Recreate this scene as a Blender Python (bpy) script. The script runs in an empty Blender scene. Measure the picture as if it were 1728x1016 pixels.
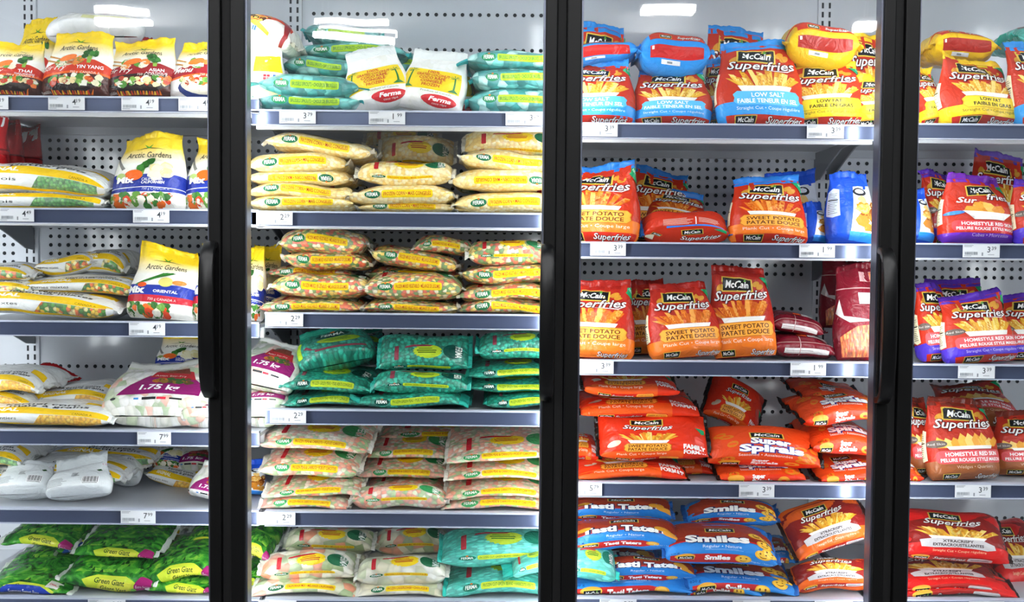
import bpy, bmesh, math, random
import numpy as np
from mathutils import Vector, Matrix

# ------------------------------------------------------------------ camera, world, exposure
sc = bpy.context.scene
col = sc.collection
F_PX = 1811.0
CAM = Vector((0.0, -2.42, 1.5))
PITCH, ROLL = math.radians(2.36), math.radians(0.5)
CAM_R = Matrix.Rotation(math.pi / 2 - PITCH, 3, 'X') @ Matrix.Rotation(ROLL, 3, 'Z')
cam_data = bpy.data.cameras.new('camera')
cam_data.sensor_width = 36.0
cam_data.lens = 36.0 * F_PX / 1728.0
cam_data.clip_start = 0.05
cam = bpy.data.objects.new('camera', cam_data)
cam.matrix_world = Matrix.Translation(CAM) @ CAM_R.to_4x4()
col.objects.link(cam)
sc.camera = cam

sc.view_settings.view_transform = 'Standard'
sc.view_settings.look = 'None'
sc.view_settings.gamma = 1.0
sc.view_settings.use_curve_mapping = False
sc.view_settings.exposure = 0.55

world = bpy.data.worlds.new('store_ambient')
sc.world = world
world.use_nodes = True
world.node_tree.nodes['Background'].inputs[0].default_value = (0.9, 0.95, 1.0, 1)
world.node_tree.nodes['Background'].inputs[1].default_value = 0.22

CASE_LAMP = 23.0       # vertical lamps on the door posts
STORE_LAMP = 45.0      # strip lights under the store ceiling


def at(px, py, y):
    """Point on the plane Y = y seen at photo pixel (px, py)."""
    d = CAM_R @ Vector(((px - 864.0) / F_PX, -(py - 508.0) / F_PX, -1.0))
    return CAM + d * ((y - CAM.y) / d.y)


# ------------------------------------------------------------------ small helpers
def tag(o, label, cat, group=None):
    o['label'] = label
    o['category'] = cat
    if group:
        o['group'] = group
    return o


def empty(name, loc=(0, 0, 0)):
    o = bpy.data.objects.new(name, None)
    o.empty_display_size = 0.05
    o.location = loc
    col.objects.link(o)
    return o


def link(name, me, mats, parent=None, loc=None):
    o = bpy.data.objects.new(name, me)
    for m in mats:
        me.materials.append(m)
    col.objects.link(o)
    if parent is not None:
        o.parent = parent
    if loc is not None:
        o.location = loc
    return o


class MB:
    """Collects boxes, prisms and tubes into one mesh."""
    def __init__(self):
        self.v, self.f, self.m = [], [], []

    def add(self, verts, faces, mi=0):
        k = len(self.v)
        self.v += [tuple(p) for p in verts]
        self.f += [tuple(i + k for i in f) for f in faces]
        self.m += [mi] * len(faces)

    def box(self, x0, x1, y0, y1, z0, z1, mi=0):
        vs = [(x, y, z) for x in (x0, x1) for y in (y0, y1) for z in (z0, z1)]
        self.add(vs, [(0, 1, 3, 2), (4, 6, 7, 5), (0, 4, 5, 1), (2, 3, 7, 6), (0, 2, 6, 4), (1, 5, 7, 3)], mi)

    def prism_x(self, pts_yz, x0, x1, mi=0):
        n = len(pts_yz)
        vs = [(x0, y, z) for y, z in pts_yz] + [(x1, y, z) for y, z in pts_yz]
        fs = [tuple(range(n)), tuple(range(2 * n - 1, n - 1, -1))]
        fs += [(i, i + n, (i + 1) % n + n, (i + 1) % n) for i in range(n)]
        self.add(vs, fs, mi)

    def tube_z(self, cx, cy, r, z0, z1, n=12, mi=0):
        vs = [(cx + r * math.cos(2 * math.pi * k / n), cy + r * math.sin(2 * math.pi * k / n), z) for z in (z0, z1) for k in range(n)]
        fs = [(k, (k + 1) % n, (k + 1) % n + n, k + n) for k in range(n)]
        fs += [tuple(range(n - 1, -1, -1)), tuple(range(n, 2 * n))]
        self.add(vs, fs, mi)

    def disc_y(self, cx, y, cz, r, n=10, mi=0):
        self.add([(cx + r * math.cos(2 * math.pi * k / n), y, cz + r * math.sin(2 * math.pi * k / n)) for k in range(n)], [tuple(range(n))], mi)

    def build(self, name, mats, parent=None, loc=(0, 0, 0), bevel=0.0):
        me = bpy.data.meshes.new(name)
        me.from_pydata([(x - loc[0], y - loc[1], z - loc[2]) for x, y, z in self.v], [], self.f)
        me.polygons.foreach_set('material_index', self.m)
        bm = bmesh.new()
        bm.from_mesh(me)
        bmesh.ops.recalc_face_normals(bm, faces=bm.faces)
        bm.to_mesh(me)
        bm.free()
        if not isinstance(mats, (list, tuple)):
            mats = [mats]
        o = link(name, me, mats, parent, loc if parent is None else None)
        if bevel:
            b = o.modifiers.new('bevel', 'BEVEL')
            b.width = bevel
            b.segments = 2
        return o


# ------------------------------------------------------------------ materials
def lin(h):
    h = h.lstrip('#')
    c = [int(h[i:i + 2], 16) / 255 for i in (0, 2, 4)]
    return tuple(x / 12.92 if x <= 0.04045 else ((x + 0.055) / 1.055) ** 2.4 for x in c) + (1.0,)


def new_mat(name):
    m = bpy.data.materials.new(name)
    m.use_nodes = True
    nt = m.node_tree
    return m, nt, nt.nodes['Principled BSDF']


def plain(name, color, rough=0.5, metal=0.0, spec=0.5, coat=0.0):
    m, nt, b = new_mat(name)
    b.inputs['Base Color'].default_value = lin(color) if isinstance(color, str) else color
    b.inputs['Roughness'].default_value = rough
    b.inputs['Metallic'].default_value = metal
    b.inputs['Specular IOR Level'].default_value = spec
    b.inputs['Coat Weight'].default_value = coat
    return m


def jitter_coord(nt, src):
    """Coordinates shifted per object so no two bags crinkle alike."""
    tc = nt.nodes.new('ShaderNodeTexCoord')
    oi = nt.nodes.new('ShaderNodeObjectInfo')
    ml = nt.nodes.new('ShaderNodeMath')
    ml.operation = 'MULTIPLY'
    ml.inputs[1].default_value = 37.0
    nt.links.new(oi.outputs['Random'], ml.inputs[0])
    ad = nt.nodes.new('ShaderNodeVectorMath')
    ad.operation = 'ADD'
    nt.links.new(tc.outputs[src], ad.inputs[0])
    nt.links.new(ml.outputs[0], ad.inputs[1])
    return ad.outputs[0]


def crinkle(nt, strength, scale=26.0, chain=None):
    co = jitter_coord(nt, 'Object')
    nz = nt.nodes.new('ShaderNodeTexNoise')
    nz.inputs['Scale'].default_value = scale
    nz.inputs['Detail'].default_value = 3.0
    nz.inputs['Distortion'].default_value = 1.6
    nt.links.new(co, nz.inputs['Vector'])
    bp = nt.nodes.new('ShaderNodeBump')
    bp.inputs['Strength'].default_value = strength
    bp.inputs['Distance'].default_value = 0.012
    nt.links.new(nz.outputs[0], bp.inputs['Height'])
    if chain is not None:
        nt.links.new(chain, bp.inputs['Normal'])
    return bp.outputs[0]


_films = {}


def film(color, rough=0.22, bump=0.45):
    """Printed plastic film of one flat ink colour."""
    key = (color, rough, bump)
    if key not in _films:
        m, nt, b = new_mat('film_' + color.strip('#'))
        b.inputs['Base Color'].default_value = lin(color)
        b.inputs['Roughness'].default_value = rough
        b.inputs['Specular IOR Level'].default_value = 0.32
        nt.links.new(crinkle(nt, bump), b.inputs['Normal'])
        _films[key] = m
    return _films[key]


_cont = {}


def contents(name, colors, scale, frost=0.2, stretch=1.0, gap='#6b5a30', gapf=0.5, bumpd=0.004, film_col='#ffffff', bump=0.3):
    """Frozen pieces showing through clear film: cells on the UV map, which is laid out in metres."""
    if name in _cont:
        return _cont[name]
    m, nt, b = new_mat('contents_' + name)
    N, L = nt.nodes, nt.links
    uv = jitter_coord(nt, 'UV')
    mp = N.new('ShaderNodeMapping')
    mp.inputs['Scale'].default_value = (scale, scale * stretch, 1)
    L.new(uv, mp.inputs['Vector'])
    nz = N.new('ShaderNodeTexNoise')
    nz.inputs['Scale'].default_value = 1.3
    L.new(mp.outputs[0], nz.inputs['Vector'])
    mx = N.new('ShaderNodeMix')
    mx.data_type = 'VECTOR'
    mx.inputs[0].default_value = 0.12
    L.new(mp.outputs[0], mx.inputs[4])
    L.new(nz.outputs['Color'], mx.inputs[5])
    vo = N.new('ShaderNodeTexVoronoi')
    vo.voronoi_dimensions = '2D'
    vo.inputs['Scale'].default_value = 1.15
    vo.inputs['Randomness'].default_value = 0.85
    L.new(mx.outputs[1], vo.inputs['Vector'])
    sp = N.new('ShaderNodeSeparateColor')
    L.new(vo.outputs['Color'], sp.inputs[0])
    rp = N.new('ShaderNodeValToRGB')
    rp.color_ramp.interpolation = 'CONSTANT'
    el = rp.color_ramp.elements
    while len(el) < len(colors):
        el.new(0.5)
    for i, c in enumerate(colors):
        el[i].position = i / len(colors)
        el[i].color = lin(c)
    L.new(sp.outputs[0], rp.inputs[0])
    gp = N.new('ShaderNodeMapRange')
    gp.inputs[1].default_value = 0.38
    gp.inputs[2].default_value = 0.62
    gp.inputs[3].default_value = 0.0
    gp.inputs[4].default_value = gapf
    L.new(vo.outputs['Distance'], gp.inputs[0])
    mg = N.new('ShaderNodeMix')
    mg.data_type = 'RGBA'
    L.new(gp.outputs[0], mg.inputs[0])
    L.new(rp.outputs[0], mg.inputs[6])
    mg.inputs[7].default_value = lin(gap)
    fz = N.new('ShaderNodeTexNoise')
    fz.inputs['Scale'].default_value = 14.0
    fz.inputs['Detail'].default_value = 4.0
    L.new(jitter_coord(nt, 'Object'), fz.inputs['Vector'])
    fr = N.new('ShaderNodeMapRange')
    fr.inputs[1].default_value = 0.35
    fr.inputs[2].default_value = 0.7
    fr.inputs[3].default_value = frost * 0.5
    fr.inputs[4].default_value = min(0.95, frost * 1.7)
    L.new(fz.outputs[0], fr.inputs[0])
    mf = N.new('ShaderNodeMix')
    mf.data_type = 'RGBA'
    L.new(fr.outputs[0], mf.inputs[0])
    L.new(mg.outputs[2], mf.inputs[6])
    mf.inputs[7].default_value = lin(film_col)
    L.new(mf.outputs[2], b.inputs['Base Color'])
    iv = N.new('ShaderNodeMath')
    iv.operation = 'SUBTRACT'
    iv.inputs[0].default_value = 1.0
    L.new(vo.outputs['Distance'], iv.inputs[1])
    bp = N.new('ShaderNodeBump')
    bp.inputs['Strength'].default_value = 0.5
    bp.inputs['Distance'].default_value = bumpd
    L.new(iv.outputs[0], bp.inputs['Height'])
    L.new(crinkle(nt, bump, 22.0, bp.outputs[0]), b.inputs['Normal'])
    b.inputs['Roughness'].default_value = 0.4
    b.inputs['Coat Weight'].default_value = 0.6
    b.inputs['Coat Roughness'].default_value = 0.12
    L.new(crinkle(nt, bump * 1.3, 30.0), b.inputs['Coat Normal'])
    _cont[name] = m
    return m


def glossy_panel(name, color, rough, bump=0.0, scale=6.0):
    m, nt, b = new_mat(name)
    N, L = nt.nodes, nt.links
    tc = N.new('ShaderNodeTexCoord')
    nz = N.new('ShaderNodeTexNoise')
    nz.inputs['Scale'].default_value = scale
    nz.inputs['Detail'].default_value = 5.0
    L.new(tc.outputs['Object'], nz.inputs['Vector'])
    mx = N.new('ShaderNodeMix')
    mx.data_type = 'RGBA'
    c = lin(color)
    mx.inputs[6].default_value = tuple(x * 0.9 for x in c[:3]) + (1,)
    mx.inputs[7].default_value = c
    L.new(nz.outputs[0], mx.inputs[0])
    L.new(mx.outputs[2], b.inputs['Base Color'])
    b.inputs['Roughness'].default_value = rough
    if bump:
        bp = N.new('ShaderNodeBump')
        bp.inputs['Strength'].default_value = bump
        bp.inputs['Distance'].default_value = 0.004
        L.new(nz.outputs[0], bp.inputs['Height'])
        L.new(bp.outputs[0], b.inputs['Normal'])
    return m


M_PANEL = glossy_panel('white_enamel', '#d6dbe2', 0.13, 0.03)
M_SHELF = glossy_panel('shelf_enamel', '#b4b8c0', 0.3, 0.05)
M_LIP = plain('white_lip', '#eef0f2', 0.35)
M_RAIL = plain('rail_plastic', '#5d6784', 0.2, 0.5)
M_RAILEDGE = plain('rail_edge', '#b4bacb', 0.3)
M_HOLE = plain('hole_dark', '#1b2026', 0.8)
M_SLOT = plain('slot_dark', '#22262c', 0.8)
M_BRACKET = plain('bracket_steel', '#7d8187', 0.4, 0.4)
M_BLACK = plain('black_frame', '#0e0e0e', 0.4, spec=.3)
M_HANDLE = plain('black_handle', '#0c0c0d', 0.3)
M_GAP = plain('gasket_black', '#050505', 0.7)
M_ALU = plain('aluminium_edge', '#7c8090', 0.3, 0.8)
M_PAPER = plain('label_paper', '#d4d6da', 0.6, spec=.2)
M_INK = plain('label_ink', '#2c3036', 0.6)
M_INKL = plain('label_ink_light', '#83888f', 0.6)


def emitter(name, color, strength):
    m = bpy.data.materials.new(name)
    m.use_nodes = True
    nt = m.node_tree
    nt.nodes.clear()
    e = nt.nodes.new('ShaderNodeEmission')
    e.inputs[0].default_value = color
    e.inputs[1].default_value = strength
    o = nt.nodes.new('ShaderNodeOutputMaterial')
    nt.links.new(e.outputs[0], o.inputs[0])
    return m


def pane_glass():
    m = bpy.data.materials.new('door_glass')
    m.use_nodes = True
    nt = m.node_tree
    nt.nodes.clear()
    N, L = nt.nodes, nt.links
    tr = N.new('ShaderNodeBsdfTransparent')
    tr.inputs[0].default_value = (0.97, 0.99, 0.985, 1)
    gl = N.new('ShaderNodeBsdfGlossy')
    gl.inputs['Roughness'].default_value = 0.015
    fr = N.new('ShaderNodeFresnel')
    fr.inputs[0].default_value = 1.75
    tc = N.new('ShaderNodeTexCoord')
    nz = N.new('ShaderNodeTexNoise')
    nz.inputs['Scale'].default_value = 5.0
    nz.inputs['Detail'].default_value = 1.0
    L.new(tc.outputs['Object'], nz.inputs['Vector'])
    bp = N.new('ShaderNodeBump')
    bp.inputs['Strength'].default_value = 0.05
    bp.inputs['Distance'].default_value = 0.01
    L.new(nz.outputs[0], bp.inputs['Height'])
    L.new(bp.outputs[0], gl.inputs['Normal'])
    mx = N.new('ShaderNodeMixShader')
    L.new(fr.outputs[0], mx.inputs[0])
    L.new(tr.outputs[0], mx.inputs[1])
    L.new(gl.outputs[0], mx.inputs[2])
    o = N.new('ShaderNodeOutputMaterial')
    L.new(mx.outputs[0], o.inputs[0])
    return m


M_GLASS = pane_glass()

# ------------------------------------------------------------------ flat lettering
_text = {}


def text_mesh(s, bold=0.0, shear=0.0):
    """Lettering as triangles, lower left at the origin, capitals 1 high."""
    k = (s, bold, shear)
    if k in _text:
        return _text[k]
    cu = bpy.data.curves.new('lettering', 'FONT')
    cu.body = s
    cu.size = 1.0
    cu.resolution_u = 2
    cu.fill_mode = 'FRONT'
    cu.offset = bold
    cu.shear = shear
    ob = bpy.data.objects.new('lettering', cu)
    col.objects.link(ob)
    dg = bpy.context.evaluated_depsgraph_get()
    me = ob.evaluated_get(dg).to_mesh()
    me.calc_loop_triangles()
    v = np.array([(p.co.x, p.co.y) for p in me.vertices]).reshape(-1, 2)
    t = [tuple(x.vertices) for x in me.loop_triangles]
    ob.evaluated_get(dg).to_mesh_clear()
    bpy.data.objects.remove(ob)
    bpy.data.curves.remove(cu)
    if len(v):
        v = v / 0.73
        v[:, 0] -= v[:, 0].min()
        w = v[:, 0].max()
    else:
        w = 0.0
    _text[k] = (v, t, w)
    return _text[k]
# ------------------------------------------------------------------ printed designs (in cm on the flat bag)
QN = 14.0          # cm of print per quarter turn round a lying bag
TAUS = []
for q in range(4):
    TAUS += [q + r for r in ([0, .02, .045, .08, .12, .17, .24, .33, .45, .58, .72, .86] if q % 2 == 0 else [0, .14, .28, .42, .55, .67, .76, .83, .88, .92, .955, .98])]
TAUS = np.array(TAUS)
SS = np.concatenate([[-1, -.985, -.96, -.92, -.87, -.81], np.linspace(-.74, .74, 19), [.81, .87, .92, .96, .985, 1]])


class D:
    """A printed bag. 'V' stands with its face to the aisle: x across the face, y up from the bottom (0..h).
    'H' lies flat with its long edge to the aisle: x along the edge, y around it (0 = edge, + = over the top)."""
    def __init__(self, kind, w, h, base, seal, seal2=None, name='frozen_bag', fold=0.0):
        self.kind, self.w, self.h = kind, w, h
        self.mats, self.items, self.layer = [base], [], 0
        self.seal, self.seal2 = seal, seal2 or seal
        self.name, self.cache = name, None

    def mi(self, m):
        if isinstance(m, str):
            m = film(m)
        if m not in self.mats:
            self.mats.append(m)
        return self.mats.index(m)

    def poly(self, pts, m, up=1):
        self.layer += up
        self.items.append((np.array(pts, float), None, self.mi(m), self.layer))

    def rect(self, x0, y0, x1, y1, m, rot=0, up=1):
        self.poly(rotp([(x0, y0), (x1, y0), (x1, y1), (x0, y1)], rot), m, up)

    def rrect(self, x0, y0, x1, y1, r, m, rot=0):
        p = []
        for cx, cy, a0 in ((x1 - r, y1 - r, 0), (x0 + r, y1 - r, 90), (x0 + r, y0 + r, 180), (x1 - r, y0 + r, 270)):
            p += [(cx + r * math.cos(math.radians(a0 + k * 30)), cy + r * math.sin(math.radians(a0 + k * 30))) for k in range(4)]
        self.poly(rotp(p, rot), m)

    def ell(self, cx, cy, rx, ry, m, n=20, rot=0, up=1):
        self.poly(rotp([(cx + rx * math.cos(2 * math.pi * k / n), cy + ry * math.sin(2 * math.pi * k / n)) for k in range(n)], rot), m, up)

    def star(self, cx, cy, rx, ry, m, n=20, q=0.86):
        self.poly([(cx + (1 if k % 2 else q) * rx * math.cos(math.pi * k / n), cy + (1 if k % 2 else q) * ry * math.sin(math.pi * k / n)) for k in range(2 * n)], m)

    def blob(self, cx, cy, r, m, rng, n=10, jit=0.2, up=1):
        self.poly([(cx + r * (1 + rng.uniform(-jit, jit)) * math.cos(2 * math.pi * k / n), cy + r * (1 + rng.uniform(-jit, jit)) * math.sin(2 * math.pi * k / n)) for k in range(n)], m, up)

    def text(self, s, x, y, size, m, width=None, rot=0, bold=0.0, shear=0.0, arc=0.0, align='C', up=1, ht=None):
        v, t, w = text_mesh(s, bold, shear)
        if not len(v):
            return
        kx = size if width is None else width / max(w, 1e-6)
        p = v * np.array([kx, size])
        W = w * kx
        p[:, 0] -= {'C': W / 2, 'L': 0, 'R': W}[align]
        p[:, 1] += arc * ((p[:, 0]) ** 2 - (W / 2) ** 2) / max(W, 1e-6)
        a = math.radians(rot)
        q = np.stack([p[:, 0] * math.cos(a) - p[:, 1] * math.sin(a) + x, p[:, 0] * math.sin(a) + p[:, 1] * math.cos(a) + y], 1)
        self.layer += up
        self.items.append((q, t, self.mi(m), self.layer))

    def otext(self, s, x, y, size, m, mo, o=0.06, **k):
        self.text(s, x, y, size, mo, bold=k.get('bold', 0.0) + o, **{a: b for a, b in k.items() if a != 'bold'})
        self.text(s, x, y, size, m, **k)

    def lines(self, x0, y0, x1, y1, n, m, rng, fill=0.5):
        st = (y1 - y0) / n
        self.layer += 1
        for i in range(n):
            e = x1 - (x1 - x0) * rng.uniform(0, 0.35)
            self.rect(x0, y0 + i * st, e, y0 + i * st + st * fill, m, up=0)

    def tess(self):
        """Triangles cut along a grid fine enough to follow the curved bag."""
        if self.cache is not None:
            return self.cache
        bm = bmesh.new()
        done, last = [], None                        # each print layer lies just above what it overlaps
        for p, t, mi, ly0 in self.items:
            lo, hi = p.min(0), p.max(0)
            if last is not None and ly0 == last[0]:
                ly = last[1]
            else:
                ly = 1 + max([q[2] for q in done if (q[0] < hi).all() and (q[1] > lo).all()] or [0])
            last = (ly0, ly)
            done.append((lo, hi, ly))
            vs = [bm.verts.new((a, b, float(ly))) for a, b in p]
            for f in (t if t is not None else [tuple(range(len(vs)))]):
                try:
                    bm.faces.new([vs[i] for i in f]).material_index = mi
                except ValueError:
                    pass
        bmesh.ops.triangulate(bm, faces=bm.faces)
        tt = [t for t in np.concatenate([TAUS - 4, TAUS, TAUS + 4]) if -0.62 <= t <= 2.62]
        if self.kind == 'V':
            xs = [(1 - t) * self.w / 2 for t in tt]
            ys = [(q + 1) / 2 * self.h for q in SS]
        else:
            xs = [q * self.w / 2 for q in SS]
            ys = [t * QN for t in tt if t < 1.2]
        lo, hi = [min(q[0][:, a].min() for q in self.items) for a in (0, 1)], [max(q[0][:, a].max() for q in self.items) for a in (0, 1)]
        xs = [q for q in xs if lo[0] < q < hi[0]]
        ys = [q for q in ys if lo[1] < q < hi[1]]
        for n, cs in (((1, 0, 0), xs), ((0, 1, 0), ys)):
            for c in cs:
                bmesh.ops.bisect_plane(bm, geom=bm.verts[:] + bm.edges[:] + bm.faces[:], dist=1e-5, plane_co=(n[0] * c, n[1] * c, 0), plane_no=n)
        bmesh.ops.triangulate(bm, faces=bm.faces)
        bm.verts.index_update()
        v = np.array([p.co[:] for p in bm.verts]).reshape(-1, 3)
        f = np.array([[q.index for q in p.verts] for p in bm.faces], dtype=np.int32).reshape(-1, 3)
        mi = np.array([p.material_index for p in bm.faces], dtype=np.int32)
        if len(f):                                    # all print faces outwards
            a, b, c = (v[f[:, i], :2] for i in range(3))
            neg = (b[:, 0] - a[:, 0]) * (c[:, 1] - a[:, 1]) - (b[:, 1] - a[:, 1]) * (c[:, 0] - a[:, 0]) < 0
            f[neg] = f[neg][:, ::-1]
        bm.free()
        self.cache = (v, f, mi)
        return self.cache


def rotp(p, rot):
    if not rot:
        return p
    a = math.radians(rot)
    cx = sum(q[0] for q in p) / len(p)
    cy = sum(q[1] for q in p) / len(p)
    return [((x - cx) * math.cos(a) - (y - cy) * math.sin(a) + cx, (x - cx) * math.sin(a) + (y - cy) * math.cos(a) + cy) for x, y in p]


# ------------------------------------------------------------------ the bag surface
def smooth(x):
    x = np.clip(x, 0, 1)
    return x * x * (3 - 2 * x)


class Skin:
    def __init__(self, kind, l, a, b, seed, n=2.5, lump=0.003, fold=0.0, puff=1.0, sag=0.0, gather=1.0):
        self.gather = gather
        self.kind, self.l, self.a, self.b, self.n = kind, l, a, b, n
        self.fold, self.sag, self.lump, self.puff = fold, sag, lump, puff
        r = np.random.RandomState(seed)
        self.k = r.uniform(-1, 1, (9, 3)) * np.array([55, 55, 55]) + np.sign(r.uniform(-1, 1, (9, 3))) * 9
        self.ph = r.uniform(0, 6.28, 9)
        self.am = r.uniform(0.4, 1.0, 9)
        self.cr = r.uniform(0, 6.28, 6)
        self.ear = r.uniform(-1, 1, 4)
        th = np.linspace(0, math.pi / 2, 2001)
        c, s = np.cos(th) ** (2 / n), np.sin(th) ** (2 / n)
        d = np.hypot(np.diff(a * c), np.diff(b * s))
        arc = np.concatenate([[0], np.cumsum(d)])
        self.quarter = arc[-1]
        self.tab = (arc / arc[-1], th)

    def theta(self, tau):
        tau = np.mod(tau, 4.0)
        q = np.floor(tau)
        r = tau - q
        odd = (q % 2) == 1
        r2 = np.where(odd, 1 - r, r)
        th = np.interp(r2, *self.tab)
        return np.where(odd, (q + 1) * math.pi / 2 - th, q * math.pi / 2 + th)

    def prof(self, s):
        if self.kind == 'V':
            e = (s + 1) / 2
            top = np.clip((e - 0.22) / 0.78, 0, 1)
            b = self.b * np.clip(e / 0.1, 0, 1) ** 0.45 * np.clip(1 - top ** (1.7 * self.puff), 0, 1) + 0.0015
            a = self.a * (1 + 0.03 * np.sin(e * 5.0) - 0.15 * smooth((e - 0.4) / 0.6) - 0.07 * (1 - np.clip(e / 0.07, 0, 1)))
        else:
            w = np.abs(s)
            b = self.b * np.clip(1 - w ** (4.2 * self.puff), 0, 1) ** 0.6 + 0.0015
            a = self.a * (0.97 - 0.05 * np.cos(s * 3.0) * 0.6 + 0.03 * s ** 2)
        return a, b

    def P(self, s, tau):
        th = self.theta(tau)
        c, si = np.cos(th), np.sin(th)
        C = np.sign(c) * np.abs(c) ** (2 / self.n)
        S = np.sign(si) * np.abs(si) ** (2 / self.n)
        a, b = self.prof(s)
        Lc, W, Dp = s * self.l, a * C, b * S
        full = np.clip(b / (self.b + 1e-9), 0, 1)
        q = np.zeros_like(s)
        for i in range(9):
            q = q + self.am[i] * np.sin(self.k[i, 0] * Lc + self.k[i, 1] * W + self.k[i, 2] * Dp + self.ph[i])
        q = q / 3.2 * self.lump
        Dp = Dp + q * S * (0.3 + 0.7 * full)
        W = W + 0.8 * q * C
        # gathers running in from the sealed ends
        end = np.abs(s) if self.kind == 'H' else smooth((s + 0.1) / 1.1)
        g = smooth((end - 0.45) / 0.55)
        x = W / self.a
        Dp = Dp + g * 0.0035 * self.gather * (np.sin(9 * x + self.cr[0]) + 0.8 * np.sin(17 * x + self.cr[1] + 3 * s) + 0.5 * np.sin(31 * x + self.cr[2]))
        if self.kind == 'V':
            f = smooth((s - 0.35) / 0.65)
            Dp = Dp + self.fold * f * self.l * 0.35 + 0.02 * f * np.sin(2.2 * x + self.cr[3]) * self.ear[0]
            Lc = Lc + f * self.l * 0.13 * (self.ear[1] * x + self.ear[2] * (x * x - 0.4) * 0.8)
        else:
            Dp = Dp - self.sag * s * s + 0.006 * self.ear[0] * np.sin(3 * s + self.cr[4]) * min(1, self.b / 0.02)
        return np.stack([Lc, W, Dp], -1)

    def N(self, s, tau):
        e = 0.004
        ds = self.P(np.clip(s + e, -0.999, 0.999), tau) - self.P(np.clip(s - e, -0.999, 0.999), tau)
        dt = self.P(s, tau + e) - self.P(s, tau - e)
        n = np.cross(ds, dt)
        n = -n                                       # (L, W, D) is left handed
        n /= np.linalg.norm(n, axis=-1, keepdims=True) + 1e-12
        out = self.P(s, tau) - self.P(s, tau) * np.array([1, 0, 0])
        flip = (n * out).sum(-1) < 0
        n[flip] *= -1
        return n


def raw_mesh(name, V, tris, quads, mt, mq, uv):
    me = bpy.data.meshes.new(name)
    me.vertices.add(len(V))
    me.vertices.foreach_set('co', V.astype(np.float32).ravel())
    nl = 4 * len(quads) + 3 * len(tris)
    me.loops.add(nl)
    idx = np.concatenate([quads.ravel(), tris.ravel()]).astype(np.int32)
    me.loops.foreach_set('vertex_index', idx)
    me.polygons.add(len(quads) + len(tris))
    st = np.concatenate([np.arange(len(quads)) * 4, 4 * len(quads) + np.arange(len(tris)) * 3]).astype(np.int32)
    me.polygons.foreach_set('loop_start', st)
    me.polygons.foreach_set('material_index', np.concatenate([mq, mt]).astype(np.int32))
    me.polygons.foreach_set('use_smooth', np.ones(len(quads) + len(tris), dtype=bool))
    if uv is not None:
        u = me.uv_layers.new(name='UVMap')
        u.data.foreach_set('uv', uv[idx].astype(np.float32).ravel())
    me.update(calc_edges=True)
    return me


_seed = [11]


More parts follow.
